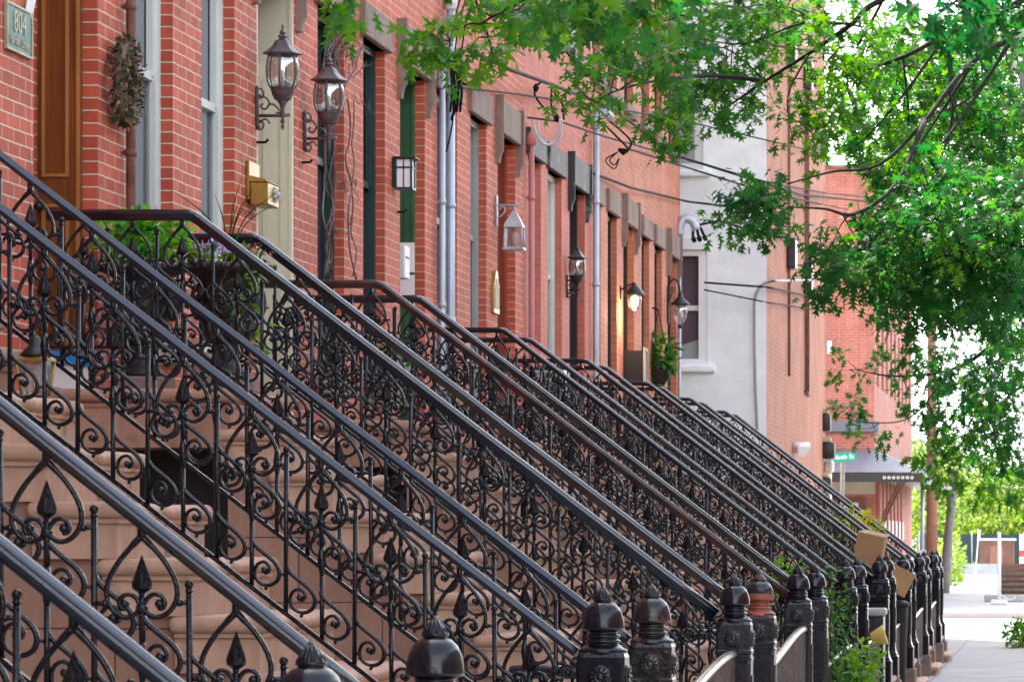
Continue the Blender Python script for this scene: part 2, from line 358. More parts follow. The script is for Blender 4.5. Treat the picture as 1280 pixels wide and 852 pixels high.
def blob(c,r,n,size,tint=.5,tv=.25,out=.8,down=.2,shell=.5):
    c=np.array(c,float); r=np.array(r,float) if hasattr(r,'__len__') else np.array([r]*3)
    u=RNG.normal(size=(n,3)); u/=np.linalg.norm(u,axis=1,keepdims=True)
    rad=(RNG.random((n,1))*(1-shell)+shell)
    p=c+u*rad*r
    d=u*out+RNG.normal(0,.5,(n,3)); d[:,2]-=down
    return p,d,size*RNG.uniform(.7,1.25,n),tint+RNG.normal(0,tv,n)

# ------------------------------------------------------------------ ground, streets
def slab(name,x0,x1,y0,y1,z,m,th=.3): return struct(MB().box(x0,x1,y0,y1,z-th,z).build(name,m,uv=True))
struct(MB().add([(-600,-200,-.30),(600,-200,-.30),(600,1500,-.30),(-600,1500,-.30)],[(0,1,2,3)]).build('ground',M['soil'],uv=True,fixn=False))
slab('sidewalk',-5.2,2.0,-6,70.5,0,M['concrete'],.26)
struct(MB().rbox(2.004,2.16,-6,70.5,-.3,.006,.015,2).build('kerb',M['kerb']))
slab('road',2.17,12,-6,70.5,-.13,M['asphalt'],.1)
slab('cross_street',-60,60,70.52,83.5,-.13,M['lot'],.1)
slab('far_sidewalk',-8,1.2,83.52,170,0,M['lot'],.2)
slab('far_road',1.21,60,83.52,170,-.10,M['asphalt'],.15)
struct(MB().box(3.1,3.22,0,3.2,-.126,-.122).box(3.1,3.22,9,12,-.126,-.122).box(6.9,7.02,0,70,-.126,-.122).build('lane_marking',M['signwhite']))

# ------------------------------------------------------------------ row houses
def wall_with_holes(mb,Y0,Y1,Z0,Z1,holes,X=FACX,th=.30,m=0):
    ys=sorted({Y0,Y1,*[h[0] for h in holes],*[h[1] for h in holes]}); zs=sorted({Z0,Z1,*[h[2] for h in holes],*[h[3] for h in holes]})
    def inh(y,z): return any(h[0]<y<h[1] and h[2]<z<h[3] for h in holes)
    for i in range(len(ys)-1):
        for j in range(len(zs)-1):
            if inh((ys[i]+ys[i+1])/2,(zs[j]+zs[j+1])/2): continue
            a,b_,c,d=ys[i],ys[i+1],zs[j],zs[j+1]
            mb.add([(X,a,c),(X,b_,c),(X,b_,d),(X,a,d)],[(0,1,2,3)],False,m)
    for (a,b_,c,d) in holes:
        x1=X-th
        mb.add([(X,a,c),(x1,a,c),(x1,a,d),(X,a,d)],[(3,2,1,0)],False,m)
        mb.add([(X,b_,c),(x1,b_,c),(x1,b_,d),(X,b_,d)],[(0,1,2,3)],False,m)
        mb.add([(X,a,d),(x1,a,d),(x1,b_,d),(X,b_,d)],[(0,1,2,3)],False,m)
        mb.add([(X,a,c),(x1,a,c),(x1,b_,c),(X,b_,c)],[(3,2,1,0)],False,m)
ZL=2.40; LB=5.33; ROOF=12.6
def window(root,a,b_,z0,z1,fm,gm,rec=.07,dep=.09,mull=True,shade=None):
    X=FACX-rec; f=.055
    mb=MB()
    mb.box(X-dep,X,a,a+f,z0,z1).box(X-dep,X,b_-f,b_,z0,z1).box(X-dep,X,a+f,b_-f,z1-f,z1).box(X-dep,X,a+f,b_-f,z0,z0+f)
    mb.box(X-dep*.55,X-.012,a+f,a+f+.02,z0+f,z1-f).box(X-dep*.55,X-.012,b_-f-.02,b_-f,z0+f,z1-f)
    fr=mb.build('window',fm,root)
    zm=(z0+z1)*.5+(.26 if z1-z0>2.2 else .05)
    sb=MB().box(X-.075,X-.03,a+f+.02,b_-f-.02,zm-.025,zm+.025)
    sb.box(X-.06,X-.02,a+f+.02,a+f+.05,zm,z1-f).box(X-.06,X-.02,b_-f-.05,b_-f-.02,zm,z1-f)
    sb.build('sash',fm,fr)
    MB().box(X-.09,X-.066,a+f,b_-f,z0+f,z1-f).build('pane',gm,fr)
    return fr
def lintel(root,a,b_,m,z=LB,h=.25):
    mb=MB().rbox(FACX-.1,FACX+.045,a-.14,b_+.14,z,z+h,.006,1)
    # incised fluting marks near each end
    for y in (a-.06,b_+.06):
        mb.box(FACX+.0455,FACX+.048,y-.012,y+.012,z+.05,z+.07,1).box(FACX+.0455,FACX+.048,y-.012,y+.012,z+.115,z+.135,1).box(FACX+.0455,FACX+.048,y-.012,y+.012,z+.18,z+.2,1).box(FACX+.0455,FACX+.048,y-.004,y+.004,z+.07,z+.18,1)
    return mb.build('lintel',[m,M['black']],root)
def hood(root,a,b_,m,z=LB):
    h=MB().rbox(FACX-.1,FACX+.052,a-.05,b_+.05,z,z+.31,.006,1)
    mid=(a+b_)/2
    h.box(FACX+.0525,FACX+.055,mid-.012,mid+.012,z+.08,z+.24,1)
    h=h.build('door_hood',[m,M['black']],root)
    for (y0,y1) in ((a-.13,a-.052),(b_+.052,b_+.13)):
        br=MB()
        br.prism([(FACX-.02,z+.33),(FACX+.075,z+.33),(FACX+.075,z+.02),(FACX+.055,z-.02),(FACX+.053,z-.2),(FACX+.04,z-.24),(FACX+.036,z-.29),(FACX-.02,z-.29)],y0,y1,'y')
        br.box(FACX+.04,FACX+.068,y0+.022,y1-.022,z-.19,z-.02)
        br.build('bracket',m,h)
    return h
def door(root,a,b_,fm,em,gm,rec=.08,dep=.26,transom=True,z1=LB):
    X=FACX-rec; t=.045
    mb=MB()
    for (y0,y1,s) in ((a,a+t,1),(b_-t,b_,-1)):
        mb.box(X-dep,X,y0,y1,ZL,z1)
        yi=y1 if s>0 else y0
        d=.014*s
        for (p0,p1) in ((ZL+.18,ZL+1.0),(ZL+1.18,ZL+2.3)):       # raised mouldings round the jamb panels
            xa,xb=X-dep+.055,X-.06
            for q in ((xa,xa+.018,p0,p1),(xb-.018,xb,p0,p1)):
                mb.box(q[0],q[1],yi,yi+d,q[2],q[3],1)
            mb.box(xa,xb,yi,yi+d*.95,p0-.018,p0,1).box(xa,xb,yi,yi+d*.95,p1,p1+.018,1)
        mb.box(X-.022,X-.002,yi,yi+d*.8,ZL,z1,1)
    mb.box(X-dep,X,a+t,b_-t,z1-t,z1)
    j=mb.build('door_frame',[fm,em],root)
    zt=ZL+2.32
    lf=MB(); xd=X-dep
    lf.box(xd-.05,xd,a+t,b_-t,ZL+.02,zt)
    w=(b_-a-2*t)
    for (p0,p1) in ((ZL+.2,ZL+.95),(ZL+1.1,ZL+2.15)):
        for (q0,q1) in ((a+t+.1,a+t+w*.5-.05),(a+t+w*.5+.05,b_-t-.1)):
            lf.rbox(xd-.01,xd+.018,q0,q1,p0,p1,.012,1)
    dl=lf.build('door',fm,root)
    hp=MB().lathe([(.0,.0),(.012,0),(.012,.04),(.028,.045),(.03,.065),(.018,.08),(0,.082)],10,(xd,b_-t-.07,ZL+1.0),axis='x').build('door_knob',M['lampblack'],dl)
    tr=MB().box(xd-.05,xd+.03,a+t,b_-t,zt,zt+.09)
    tr=tr.build('transom',fm,root)
    MB().box(xd-.03,xd-.01,a+t,b_-t,zt+.09,z1-t).build('pane',gm,tr)
    return j
def house(name_label,Y0,Y1,wins,dr,bm_,wm,gm,dm,de,lm,gdoor=None,uppers=True,dep=.26,drec=.08):
    root=thing('row_house',name_label,'house',(0,0,0),'row houses along the street')
    holes=[(a,b_,2.75,LB) for a,b_ in wins]+[(dr[0],dr[1],ZL,LB)]
    up=[]
    cols=[*wins,(dr[0]+.1,dr[1]-.12)]
    if uppers:
        for (a,b_) in cols:
            for z in (6.75,9.75): up.append((a,b_,z,z+1.95))
    gh=[(a,b_,.75,1.95) for a,b_ in wins]
    mb=MB(); wall_with_holes(mb,Y0,Y1,2.32,ROOF,holes+up)
    # rest of the shell behind the front
    mb.box(-16,FACX-.31,Y0+.004,Y1-.004,2.2,ROOF-.1)
    mb.build('front_wall',bm_,root,uv=True,fixn=False)
    g=MB(); wall_with_holes(g,Y0,Y1,-.2,2.18,gh); g.box(-16,FACX-.31,Y0+.004,Y1-.004,-.2,2.19)
    g.build('basement_wall',M['block'],root,uv=True,fixn=False)
    MB().rbox(FACX-.1,FACX+.05,Y0+.003,Y1-.003,2.18,2.32,.012,2).build('water_table',M['lintel'],root)
    for a,b_ in wins:
        window(root,a,b_,2.75,LB,wm,gm); lintel(root,a,b_,lm)
        MB().rbox(FACX-.16,FACX+.06,a-.08,b_+.08,2.64,2.75,.01,1).build('sill',lm,root)
        w=window(root,a,b_,.75,1.95,wm,M['glass_dk'])
    for (a,b_,z0,z1) in up:
        window(root,a,b_,z0,z1,wm,gm); lintel(root,a,b_,lm,z1,.24)
        MB().rbox(FACX-.16,FACX+.06,a-.08,b_+.08,z0-.13,z0,.01,1).build('sill',lm,root)
    door(root,dr[0],dr[1],dm,de,gm,drec,dep); hood(root,dr[0],dr[1],lm)
    MB().rbox(FACX-.2,FACX-.0,dr[0]+.004,dr[1]-.004,ZL-.03,ZL+.015,.008,1).build('threshold',M['stone'],root)
    c=MB().rbox(FACX-.3,FACX+.18,Y0+.003,Y1-.003,ROOF-.45,ROOF-.25,.02,1).rbox(FACX-.3,FACX+.42,Y0+.003,Y1-.003,ROOF-.25,ROOF+.02,.02,1)
    k=Y0+.4
    while k<Y1-.3: c.box(FACX+.003,FACX+.34,k,k+.12,ROOF-.75,ROOF-.26); k+=.75
    c.build('cornice',wm,root)
    MB().box(-16,FACX-.3,Y0+.003,Y1-.003,ROOF-.1,ROOF+.05).build('roof',M['roof'],root)
    return root
yy=lambda *p:tuple(Yf(x) for x in p)
B=[Yf(x) for x in (136,386.5,541,655.5,738.5,797,850)]
# two houses nearer than the frame's edge carry the nearest stoops
house('red brick house with dark green door behind the nearest stoop',5.2,10.55,[(6.0,6.9),(7.55,8.45)],(8.75,9.85),M['brick_red'],M['white'],M['glass'],M['green'],M['green'],M['lintel'])
house('red brick house with black door behind the second stoop',10.55,15.95,[(11.0,11.95),(12.6,13.5)],(14.1,15.3),M['brick_red'],M['white'],M['glass'],M['black'],M['black'],M['lintel'])
house('red brick house with varnished oak doorway and green number plaque',15.95,B[0],[(16.3,17.1),(17.6,18.4)],(Yf(42),Yf(122)),M['brick_red'],M['white'],M['glass'],M['wood'],M['wood_lt'],M['lintel'])
house('red brick house with cream doorway and pale sash windows',B[0],B[1],[yy(168,216),yy(252,293)],yy(321,368),M['brick_red'],M['white'],M['glass'],M['cream'],M['cream'],M['lintel'],drec=.005,dep=.25)
house('brick house with dark teal window frames and green doorway',B[1],B[2],[yy(397,430),yy(454,481)],yy(500,531),M['brick_red2'],M['teal'],M['glass_dk'],M['green'],M['green'],M['lintel'])
house('brick house with grey window frames and red-brown doorway',B[2],B[3],[yy(546,571),yy(588,608)],yy(622,644),M['brick_red2'],M['greyglassframe'],M['glass'],M['reddoor'],M['reddoor'],M['lintel'])
house('pink painted brick house with black lintels and white window frames',B[3],B[4],[yy(660,676),yy(685,702)],yy(712,731),M['brick_pink'],M['white'],M['glass'],M['black'],M['black'],M['lintel_black'])
house('orange brick house with the glowing lamp beside its dark doorway',B[4],B[5],[yy(741,750.5),yy(759.5,771)],yy(779,792.5),M['brick_pale'],M['black'],M['glass_dk'],M['black'],M['black'],M['lintel'])
house('last orange brick house of the row, beside the white stucco wall',B[5],B[6],[yy(802,811.5),yy(818,827.5)],yy(834.5,845.5),M['brick_pale'],M['black'],M['glass_dk'],M['black'],M['black'],M['lintel'])

# ------------------------------------------------------------------ stoops
NX0,TR,RI=-4.22,.26,.208
def step_mesh(seed=0):
    mb=MB()
    mb.rbox(-.33,.03,-.76,.76,-.062,0,.028,3)
    mb.box(-.31,.008,-.735,.735,-.078,-.0615)
    mb.box(-.31,-.004,-.72,.72,-.2075,-.0785)
    me=mb.mesh('step',M['stone_nose'])
    # foot-worn, chipped edges: subdivide and push the nosing about a little
    bm=bmesh.new(); bm.from_mesh(me)
    for cut in (.5,.12): bmesh.ops.subdivide_edges(bm,edges=[e for e in bm.edges if e.calc_length()>cut],cuts=5 if cut>.3 else 1)
    from mathutils import noise
    for v in bm.verts:
        p=v.co*3.1+Vector((seed*7.3,seed*1.7,0)); q=v.co*14+Vector((seed*3.3,0,seed))
        n=noise.noise(p)*.006+noise.noise(q)*.0032
        c=noise.noise(v.co*6+Vector((0,seed*5.1,2)))
        if v.co.z>-.07:
            v.co.x+=n-(.010*max(0,c-.35)/.3 if v.co.x>-.02 else 0); v.co.z+=noise.noise(p+Vector((9,2,1)))*.004-(.007*math.exp(-(v.co.y/.3)**2) if v.co.x>-.12 and v.co.z>-.02 else 0)
            v.co.y+=noise.noise(q+Vector((4,4,4)))*.003
    bm.to_mesh(me); bm.free(); return me
STEP=None
def stoop(yc,label):
    global STEP
    r=thing('stoop',label,'stoop',(0,yc,0),'brownstone stoops')
    if STEP is None: STEP=[step_mesh(i) for i in range(7)]
    for k in range(1,12): link('step',STEP[int(k*3+yc*7)%7],r,(NX0+TR*k-(.14 if k==11 else 0),0,ZL-RI*k))
    poly=[(NX0-.02,-.15)]
    for k in range(1,12):
        z=ZL-RI*k-RI+.004
        poly+= [(NX0+TR*k-.3 if k>1 else NX0-.02,z),(NX0+TR*(k+1)-.3,z)]
    poly+=[(NX0+TR*12-.3,-.15)]
    MB().prism(poly,-.69,.69,'y').build('side_wall',M['block'],r,uv=True)
    l=MB().rbox(FACX+.003,NX0+.035,-.78,.78,ZL-.07,ZL-.002,.03,3).rbox(FACX+.003,NX0+.012,-.745,.745,ZL-.10,ZL-.069,.01,1)
    l.box(FACX+.003,NX0-.0,-.73,.73,ZL-.30,ZL-.10)
    l.build('landing',M['stone'],r)
    p=MB().box(FACX+.01,NX0-.025,-.10,-.05,0,ZL-.302)
    for q in (-5.0,-4.72,-4.44): p.box(q-.09,q+.13,-.112,-.1,.3,1.9)
    p.build('passage_shade_door',M['black'],r)  # black panel fills the opening, passage shade put into its colour
    MB().box(FACX+.01,NX0-.025,.60,.68,0,ZL-.302).build('passage_closure',M['block'],r,uv=True)  # closure added on the far side to keep the passage dark
    return r
STOOPS=[('C',Yp(385),Yp(540)),('B',Yp(753),Yp(815)),('A',Yp(918),Yp(948)),('D',24.75,26.3),('E',30.25,31.8),('F',35.55,37.05),('G',40.8,42.3),('H',45.5,47.1),('I',50.2,51.8)]
PX={'C':-1.66,'B':-1.66,'A':-1.66}
WHERE={'C':'nearest stoop','B':'second stoop from the camera','A':'stoop of the oak doorway','D':'stoop of the cream doorway','E':'stoop of the green doorway','F':'stoop of the red-brown doorway','G':'stoop of the pink house','H':'stoop under the glowing lamp','I':'last stoop of the row'}
for k,a,b_ in STOOPS:
    stoop((a+b_)/2,'brownstone steps with rounded treads, '+WHERE[k])

# ------------------------------------------------------------------ iron railings
def catm(pts,n=5):
    pts=[Vector(p) for p in pts]; out=[]
    P=[pts[0]*2-pts[1]]+pts+[pts[-1]*2-pts[-2]]
    for i in range(1,len(P)-2):
        for j in range(n):
            t=j/n; a,b_,c,d=P[i-1],P[i],P[i+1],P[i+2]
            out.append(.5*((2*b_)+(c-a)*t+(2*a-5*b_+4*c-d)*t*t+(3*b_-a-3*c+d)*t**3))
    out.append(pts[-1]); return out
xz=lambda L,y=0:[(x,y,z) for x,z in L]
def sphere(mb,c,r,n=10):
    mb.lathe([(r*math.sin(math.pi*i/8),-r*math.cos(math.pi*i/8)) for i in range(9)],n,c)
def picket_meshes():
    s=MB()                                             # shaft with a spear point
    s.tube([(0,0,-.665),(0,0,-.43)],.0086,8); s.tube([(0,0,-.43),(0,0,-.405),(0,0,-.375),(0,0,-.345),(0,0,-.325)],[.0075,.012,.0165,.012,.0075],6)
    s.tube([(0,0,-.325),(0,0,-.19)],.009,8)
    s.tube([(0,0,-.198),(0,0,-.186),(0,0,-.172),(0,0,-.135),(0,0,-.098)],[.009,.025,.027,.014,.001],4,smooth=False)
    s.tube([(0,0,-.06),(0,0,-.012)],.012,6)
    spear=s.mesh('spear_picket',M['iron'])
    h=MB()
    L=[(.002,-.05),(.02,-.068),(.055,-.108),(.082,-.152),(.0925,-.19),(.088,-.222),(.068,-.25),(.04,-.2615),(.016,-.252),(.006,-.236)]
    for sgn in (1,-1):
        h.tube(catm(xz([(x*sgn,z) for x,z in L]),3),[.010]*4+[.0078]*24,6)
        F=[(.004,-.236),(.014,-.212),(.032,-.201),(.051,-.206),(.060,-.222),(.054,-.238),(.042,-.238)]
        h.tube(catm(xz([(x*sgn,z) for x,z in F]),3),.007,6); sphere(h,(.045*sgn,0,-.226),.0125,8)
        h.tube(xz([(.09*sgn,-.224),(.126*sgn,-.224)]),.0075,6); sphere(h,(.097*sgn,0,-.224),.011,6)
    sphere(h,(0,0,-.238),.017,8)
    heart=h.mesh('heart_scroll',M['iron'])
    b_=MB(); b_.tube([(0,0,-.665),(0,0,-.08)],.0088,8); sphere(b_,(0,0,-.072),.0125,8); b_.tube([(0,0,-.092),(0,0,-.086)],.0105,8)
    ball=b_.mesh('ball_picket',M['iron'])
    c=MB()
    S=[(-.001,-.245),(.004,-.258),(.02,-.278),(.05,-.303),(.085,-.333),(.102,-.366),(.096,-.397),(.072,-.414),(.044,-.413),(.020,-.395),(.0125,-.366),(.023,-.340),(.046,-.331),(.064,-.345),(.064,-.366),(.05,-.374)]
    c.tube(catm(xz(S),3),[.0082]*23+[.0066]*23,6); sphere(c,(.0475,0,-.361),.0125,8); c.tube(xz([(.0,-.375),(.014,-.372)]),.006,6); c.tube(xz([(.1,-.372),(.122,-.378)]),.006,6)
    c.tube(xz([(.058,-.412),(.052,-.432)]),[.007,.006],6)
    scr=c.mesh('scroll',M['iron'])
    return spear,heart,ball,scr
SPEAR,HEART,BALL,SCROLL=picket_meshes()
def prof_round(w,h):
    P=[]
    for i in range(11):
        a=math.pi*i/10; P.append((w*math.cos(a),h*.30+h*.42*math.sin(a)))
    P+=[(-w,h*.12),(-w*.72,h*.02),(-w*.72,-h*.28),(-w*.5,-h*.36),(-w*.5,-h*.5),(w*.5,-h*.5),(w*.5,-h*.36),(w*.72,-h*.28),(w*.72,h*.02),(w,h*.12)]
    return P
def prof_flat(w,h): return [(w*.30,h*.62),(-w*.30,h*.62),(-w,h*.02),(-w,-h*.16),(-w*.62,-h*.2),(-w*.62,-h*.5),(w*.62,-h*.5),(w*.62,-h*.2),(w,-h*.16),(w,h*.02)]
def prof_grooved(w,h): return [(w*.5,h*.52),(-w*.5,h*.52),(-w*.62,h*.40),(-w*.8,h*.40),(-w*.98,h*.26),(-w,h*.22),(-w*.86,h*.17),(-w*.86,h*.09),(-w,h*.04),(-w,-h*.12),(-w*.7,-h*.2),(-w*.7,-h*.5),(w*.7,-h*.5),(w*.7,-h*.2),(w,-h*.12),(w,h*.04),(w*.86,h*.09),(w*.86,h*.17),(w,h*.22),(w*.98,h*.26),(w*.8,h*.40),(w*.62,h*.40)]
CX,CZ=-4.40,3.27
def railing(y,slope,prof,rm,label,lacy=False):
    r=thing('stair_railing',label,'railing',(CX,y,ZL),'iron stoop railings')
    end=-1.755
    path=[(FACX+.01-CX,CZ-ZL),(-.03,CZ-ZL),(0,CZ-ZL-.006),(.03,CZ-ZL-.03*slope-.003),(end-CX,CZ-ZL-slope*(end-CX))]
    hr=random.Random(int(y*37)); fine=[path[0],path[1],path[2],path[3]]
    for i_ in range(1,13):
        t_=i_/12; fine.append((path[3][0]+(path[4][0]-path[3][0])*t_,path[3][1]+(path[4][1]-path[3][1])*t_+(hr.uniform(-.0022,.0022) if i_<12 else 0)))
    MB().sweep(fine,prof,0,len(prof)>20).build('handrail',rm,r)
    lo=[(FACX+.02-CX,CZ-ZL-.665),(0,CZ-ZL-.665),(end-CX,CZ-ZL-.665-slope*(end-CX))]
    MB().sweep(lo,[(.012,.008),(-.012,.008),(-.012,-.008),(.012,-.008)]).build('bottom_rail',M['iron'],r)
    xs=[]
    x=.10
    while x<end-CX-.05: xs.append((x,CZ-ZL-slope*x)); x+=.125
    nl=0; x=-.055
    while x>FACX-CX+.06: xs.append((x,CZ-ZL)); x-=.125
    jr=random.Random(int(y*100))
    def jit(o): o.rotation_euler=(R(jr.uniform(-.4,.4)),R(jr.uniform(-.45,.45)),R(jr.uniform(-2.5,2.5))); o.location.z+=jr.uniform(-.003,.003); return o
    for (x,z) in xs:
        q=round((x-.225)/.125) if x>0 else round((x+.055)/.125)
        if q%2==0:
            s=jit(link('spear_picket',SPEAR,r,(x,0,z))); link('heart_scroll',HEART,s)
        else: jit(link('ball_picket',BALL,r,(x,0,z)))
        if lacy:
            o_=jit(link('scroll',SCROLL,r,(x+.125,0,z-.02-(slope*.125 if x>0 else 0)))); o_.rotation_euler.z+=math.pi
        jit(link('scroll',SCROLL,r,(x,0,z))); jit(link('scroll',SCROLL,r,(x,0,z-.245)))
    return r
RR={'C':(.797,prof_grooved(.027,.043),M['rail']),'B':(.771,prof_flat(.021,.031),M['rail']),'A':(.763,prof_round(.027,.047),M['rail']),'D':(.763,prof_round(.026,.044),M['rail_rust'])}
for k,a,b_ in STOOPS:
    sl,pf,rm=RR.get(k,(.763,prof_round(.022,.036),M['rail']))
    railing(a,sl,pf,rm,'black iron railing with hearts and scrolls, nearer side of the '+WHERE[k])
    if k=='D': rm=M['rail']
    railing(b_,sl,pf,rm,'black iron railing with hearts and scrolls, farther side of the '+WHERE[k])

# ------------------------------------------------------------------ newel posts
def newel_meshes():
    out={}
    cap=MB(); n=20
    cap.lathe([(.0,1.470),(.005,1.470),(.012,1.456),(.024,1.436),(.034,1.424),(.036,1.418),(.030,1.415),(.030,1.412),(.045,1.407),(.059,1.393),(.069,1.372),(.0755,1.346),(.078,1.322),(.078,1.316),(.071,1.311),(.057,1.309),(.053,1.303),(.053,1.297),(.063,1.294),(.063,1.287),(.054,1.284),(.054,1.278),(.064,1.275),(.064,1.268),(.056,1.265),(.056,1.259),(.068,1.256),(.078,1.247),(.088,1.240),(.088,1.228)],n)
    for j in range(10):                                   # ribs of the little cone
        a=2*math.pi*j/10; cap.tube([(.031*math.cos(a),.031*math.sin(a),1.423),(.009*math.cos(a),.009*math.sin(a),1.460)],[.006,.003],5)
    out['cap']=cap
    s=MB()
    def oct(w,c): return [(w-c,-w),(w,-w+c),(w,w-c),(w-c,w),(-w+c,w),(-w,w-c),(-w,-w+c),(-w+c,-w)]
    def stack(rows):
        vs=[];fs=[]
        for (w,c,z) in rows: vs+=[(x,y,z) for x,y in oct(w,c)]
        for i in range(len(rows)-1):
            for j in range(8): j2=(j+1)%8; fs.append((i*8+j,i*8+j2,(i+1)*8+j2,(i+1)*8+j))
        fs.append(tuple(range(8))[::-1]); fs.append(tuple((len(rows)-1)*8+j for j in range(8)))
        s.add(vs,fs)
    stack([(.099,.012,.52),(.094,.02,.54),(.088,.02,.58),(.088,.016,1.02),(.091,.012,1.04),(.091,.012,1.05),(.086,.012,1.054),(.086,.012,1.066),(.091,.012,1.07),(.091,.012,1.085),(.087,.012,1.09),(.087,.010,1.185),(.087,.024,1.215),(.080,.03,1.232),(.080,.03,1.24)])
    for d in (1,-1):                                      # fluted sunk panels
        for q in (-.036,-.018,0,.018,.036):
            s.box(q-.005,q+.005,.0882*d,.0935*d,.62,.96); s.box(.0882*d,.0935*d,q-.005,q+.005,.62,.96)
    out['shaft']=s
    rs=None
    for (ax,d) in (('y',-1),('x',1)):
        rs=MB(); out['ros'+ax]=rs
        prof=[(.0,.098),(.008,.098),(.012,.094),(.014,.094),(.020,.098),(.026,.095),(.040,.095),(.045,.09),(.045,.085),(0,.085)]
        rs.lathe([(r,z*d) for r,z in prof],16,(0,0,1.145),axis=ax)
        for j in range(12):
            a=2*math.pi*j/12
            p0=(.022,.039)
            if ax=='y': rs.tube([(p0[0]*math.cos(a),-.096,1.145+p0[0]*math.sin(a)),(p0[1]*math.cos(a),-.096,1.145+p0[1]*math.sin(a))],[.003,.006],5)
            else: rs.tube([(.096,p0[0]*math.cos(a),1.145+p0[0]*math.sin(a)),(.096,p0[1]*math.cos(a),1.145+p0[1]*math.sin(a))],[.003,.006],5)
    out['base']=MB().rbox(-.118,.118,-.118,.118,.26,.50,.012,1).rbox(-.105,.105,-.105,.105,.498,.522,.008,1)
    out['stone']=MB().rbox(-.145,.145,-.15,.15,-.05,.262,.015,1)
    return out
NM=newel_meshes()
NC={}
def newel(y,label,pm,cm=None,dz=0,tilt=0,px=POSTX):
    key=(pm.name,cm.name if cm else '')
    if key not in NC:
        NC[key]=(NM['cap'].mesh('cap',cm or pm),NM['shaft'].mesh('shaft',pm),NM['rosy'].mesh('rosette',pm),NM['rosx'].mesh('rosette',pm),NM['base'].mesh('base',pm),NM['stone'].mesh('footing',M['stone_step']))
    r=thing('newel_post',label,'newel post',(px,y,dz),'cast iron newel posts'); r.rotation_euler=(R(tilt),R(-tilt*.6),R(tilt*2))
    for nme,me in zip(('cap','shaft','rosette','rosette','base','footing'),NC[key]): link(nme,me,r)
    return r
NLOOK={'C':(M['post'],None,M['post'],None),'B':(M['post'],None,M['post_worn'],None),'A':(M['post_grey'],M['post'],M['post_grey'],M['post_rust']),'D':(M['post_grey'],M['post'],M['post_grey'],M['post'])}
LK={('C',0):'glossy black newel post with round cap in the lower left foreground',('C',1):'glossy black newel post with round cap, farther side of the nearest stoop',
 ('B',0):'black newel post with rosette and worn cap, nearer side of the second stoop',('B',1):'rust-flecked newel post with rosette, farther side of the second stoop',
 ('A',0):'dark grey newel post with black cap and rosette, nearer side of the oak-door stoop',('A',1):'newel post whose round cap shows red primer'}
for k,a,b_ in STOOPS:
    L=NLOOK.get(k,(M['post'],None,M['post'],None))
    for i,y in enumerate((a,b_)):
        lab=LK.get((k,i),('black cast iron newel post, %s side of the '%('nearer','farther')[i])+WHERE[k])
        newel(y,lab,L[2*i],L[2*i+1],{('C',0):-.05,('C',1):-.03}.get((k,i),random.uniform(-.012,.012)),random.uniform(-.5,.5),PX.get(k,-1.70))
# one post's cap is half red primer, half black: a black top shell over the primer
capo=[o for o in bpy.data.objects if o.get('label','')=='newel post whose round cap shows red primer'][0]
MB().lathe([(.0,1.474),(.006,1.474),(.013,1.459),(.026,1.438),(.0365,1.426),(.0385,1.418),(.033,1.4145),(.0465,1.410),(.061,1.395),(.071,1.373),(.0765,1.350)],20).build('cap_paint',M['post_grey'],capo)

# ------------------------------------------------------------------ low area fences
def area_fence(y0,y1,z0,z1,label,tm=None):
    r=thing('area_fence',label,'fence',(POSTX,(y0+y1)/2,0),'low iron fences between stoops'); c=(y0+y1)/2
    n=14; pts=[]
    for i in range(n+1):
        t=i/n; s=t*t*(3-2*t); pts.append((0,y0+(y1-y0)*t-c,z0+(z1-z0)*s))
    mb=MB()
    vs=[];fs=[]; P=[(-.022,-.014),(-.025,.0),(-.016,.015),(0,.02),(.016,.015),(.025,0),(.022,-.014)]
    for p in pts: vs+=[(q[0],p[1],p[2]+q[1]) for q in P]
    k=len(P)
    for i in range(n):
        for j in range(k): j2=(j+1)%k; fs.append((i*k+j,i*k+j2,(i+1)*k+j2,(i+1)*k+j))
    fs.append(tuple(range(k))); fs.append(tuple(n*k+j for j in range(k))[::-1])
    mb.add(vs,fs,True); mb.build('top_rail',tm or M['fence_top'],r)
    pb=MB(); m=int((y1-y0)/.055)
    for i in range(m+1):
        t=i/m; s=t*t*(3-2*t); y=y0+(y1-y0)*t-c; z=z0+(z1-z0)*s-.02
        pb.box(-.012,.012,y-.014,y+.014,.2,z)
    pb.box(-.005,.005,y0-c,y1-c,.25,min(z0,z1)-.06).box(-.018,.018,y0-c,y1-c,.2,.25)
    pb.build('panel',M['fence_rust'],r)
    return r
for i in range(len(STOOPS)-1):
    a=STOOPS[i][2]+.11; b_=STOOPS[i+1][1]-.11
    area_fence(a,b_,*((.90,1.06) if i<3 else (.74,.8)),'low rusty iron fence panel just beyond the %s'%WHERE[STOOPS[i][0]],None if i<3 else M['iron'])
area_fence(6.0,8.25,1.22,1.30,'low iron fence panel ending at the nearest newel post')
def area_gate(y,x0,label):
    r=thing('area_gate',label,'gate',(POSTX,y,0),'areaway gates')
    MB().rbox(x0-POSTX,-.04,-.03,.03,1.045,1.105,.02,2).build('rail',M['rail'],r)
    p=MB()
    x=x0-POSTX+.05
    while x<-.06: p.tube([(x,0,.1),(x,0,1.05)],.008,6); x+=.11
    p.box(x0-POSTX,-.04,-.012,.012,.1,.125); p.build('bars',M['iron'],r)
    return r
area_gate(16.3,-2.35,'black areaway gate with round top rail behind the rust-flecked newel post')
area_gate(22.6,-2.3,'black areaway gate behind the newel post with the red primer cap')

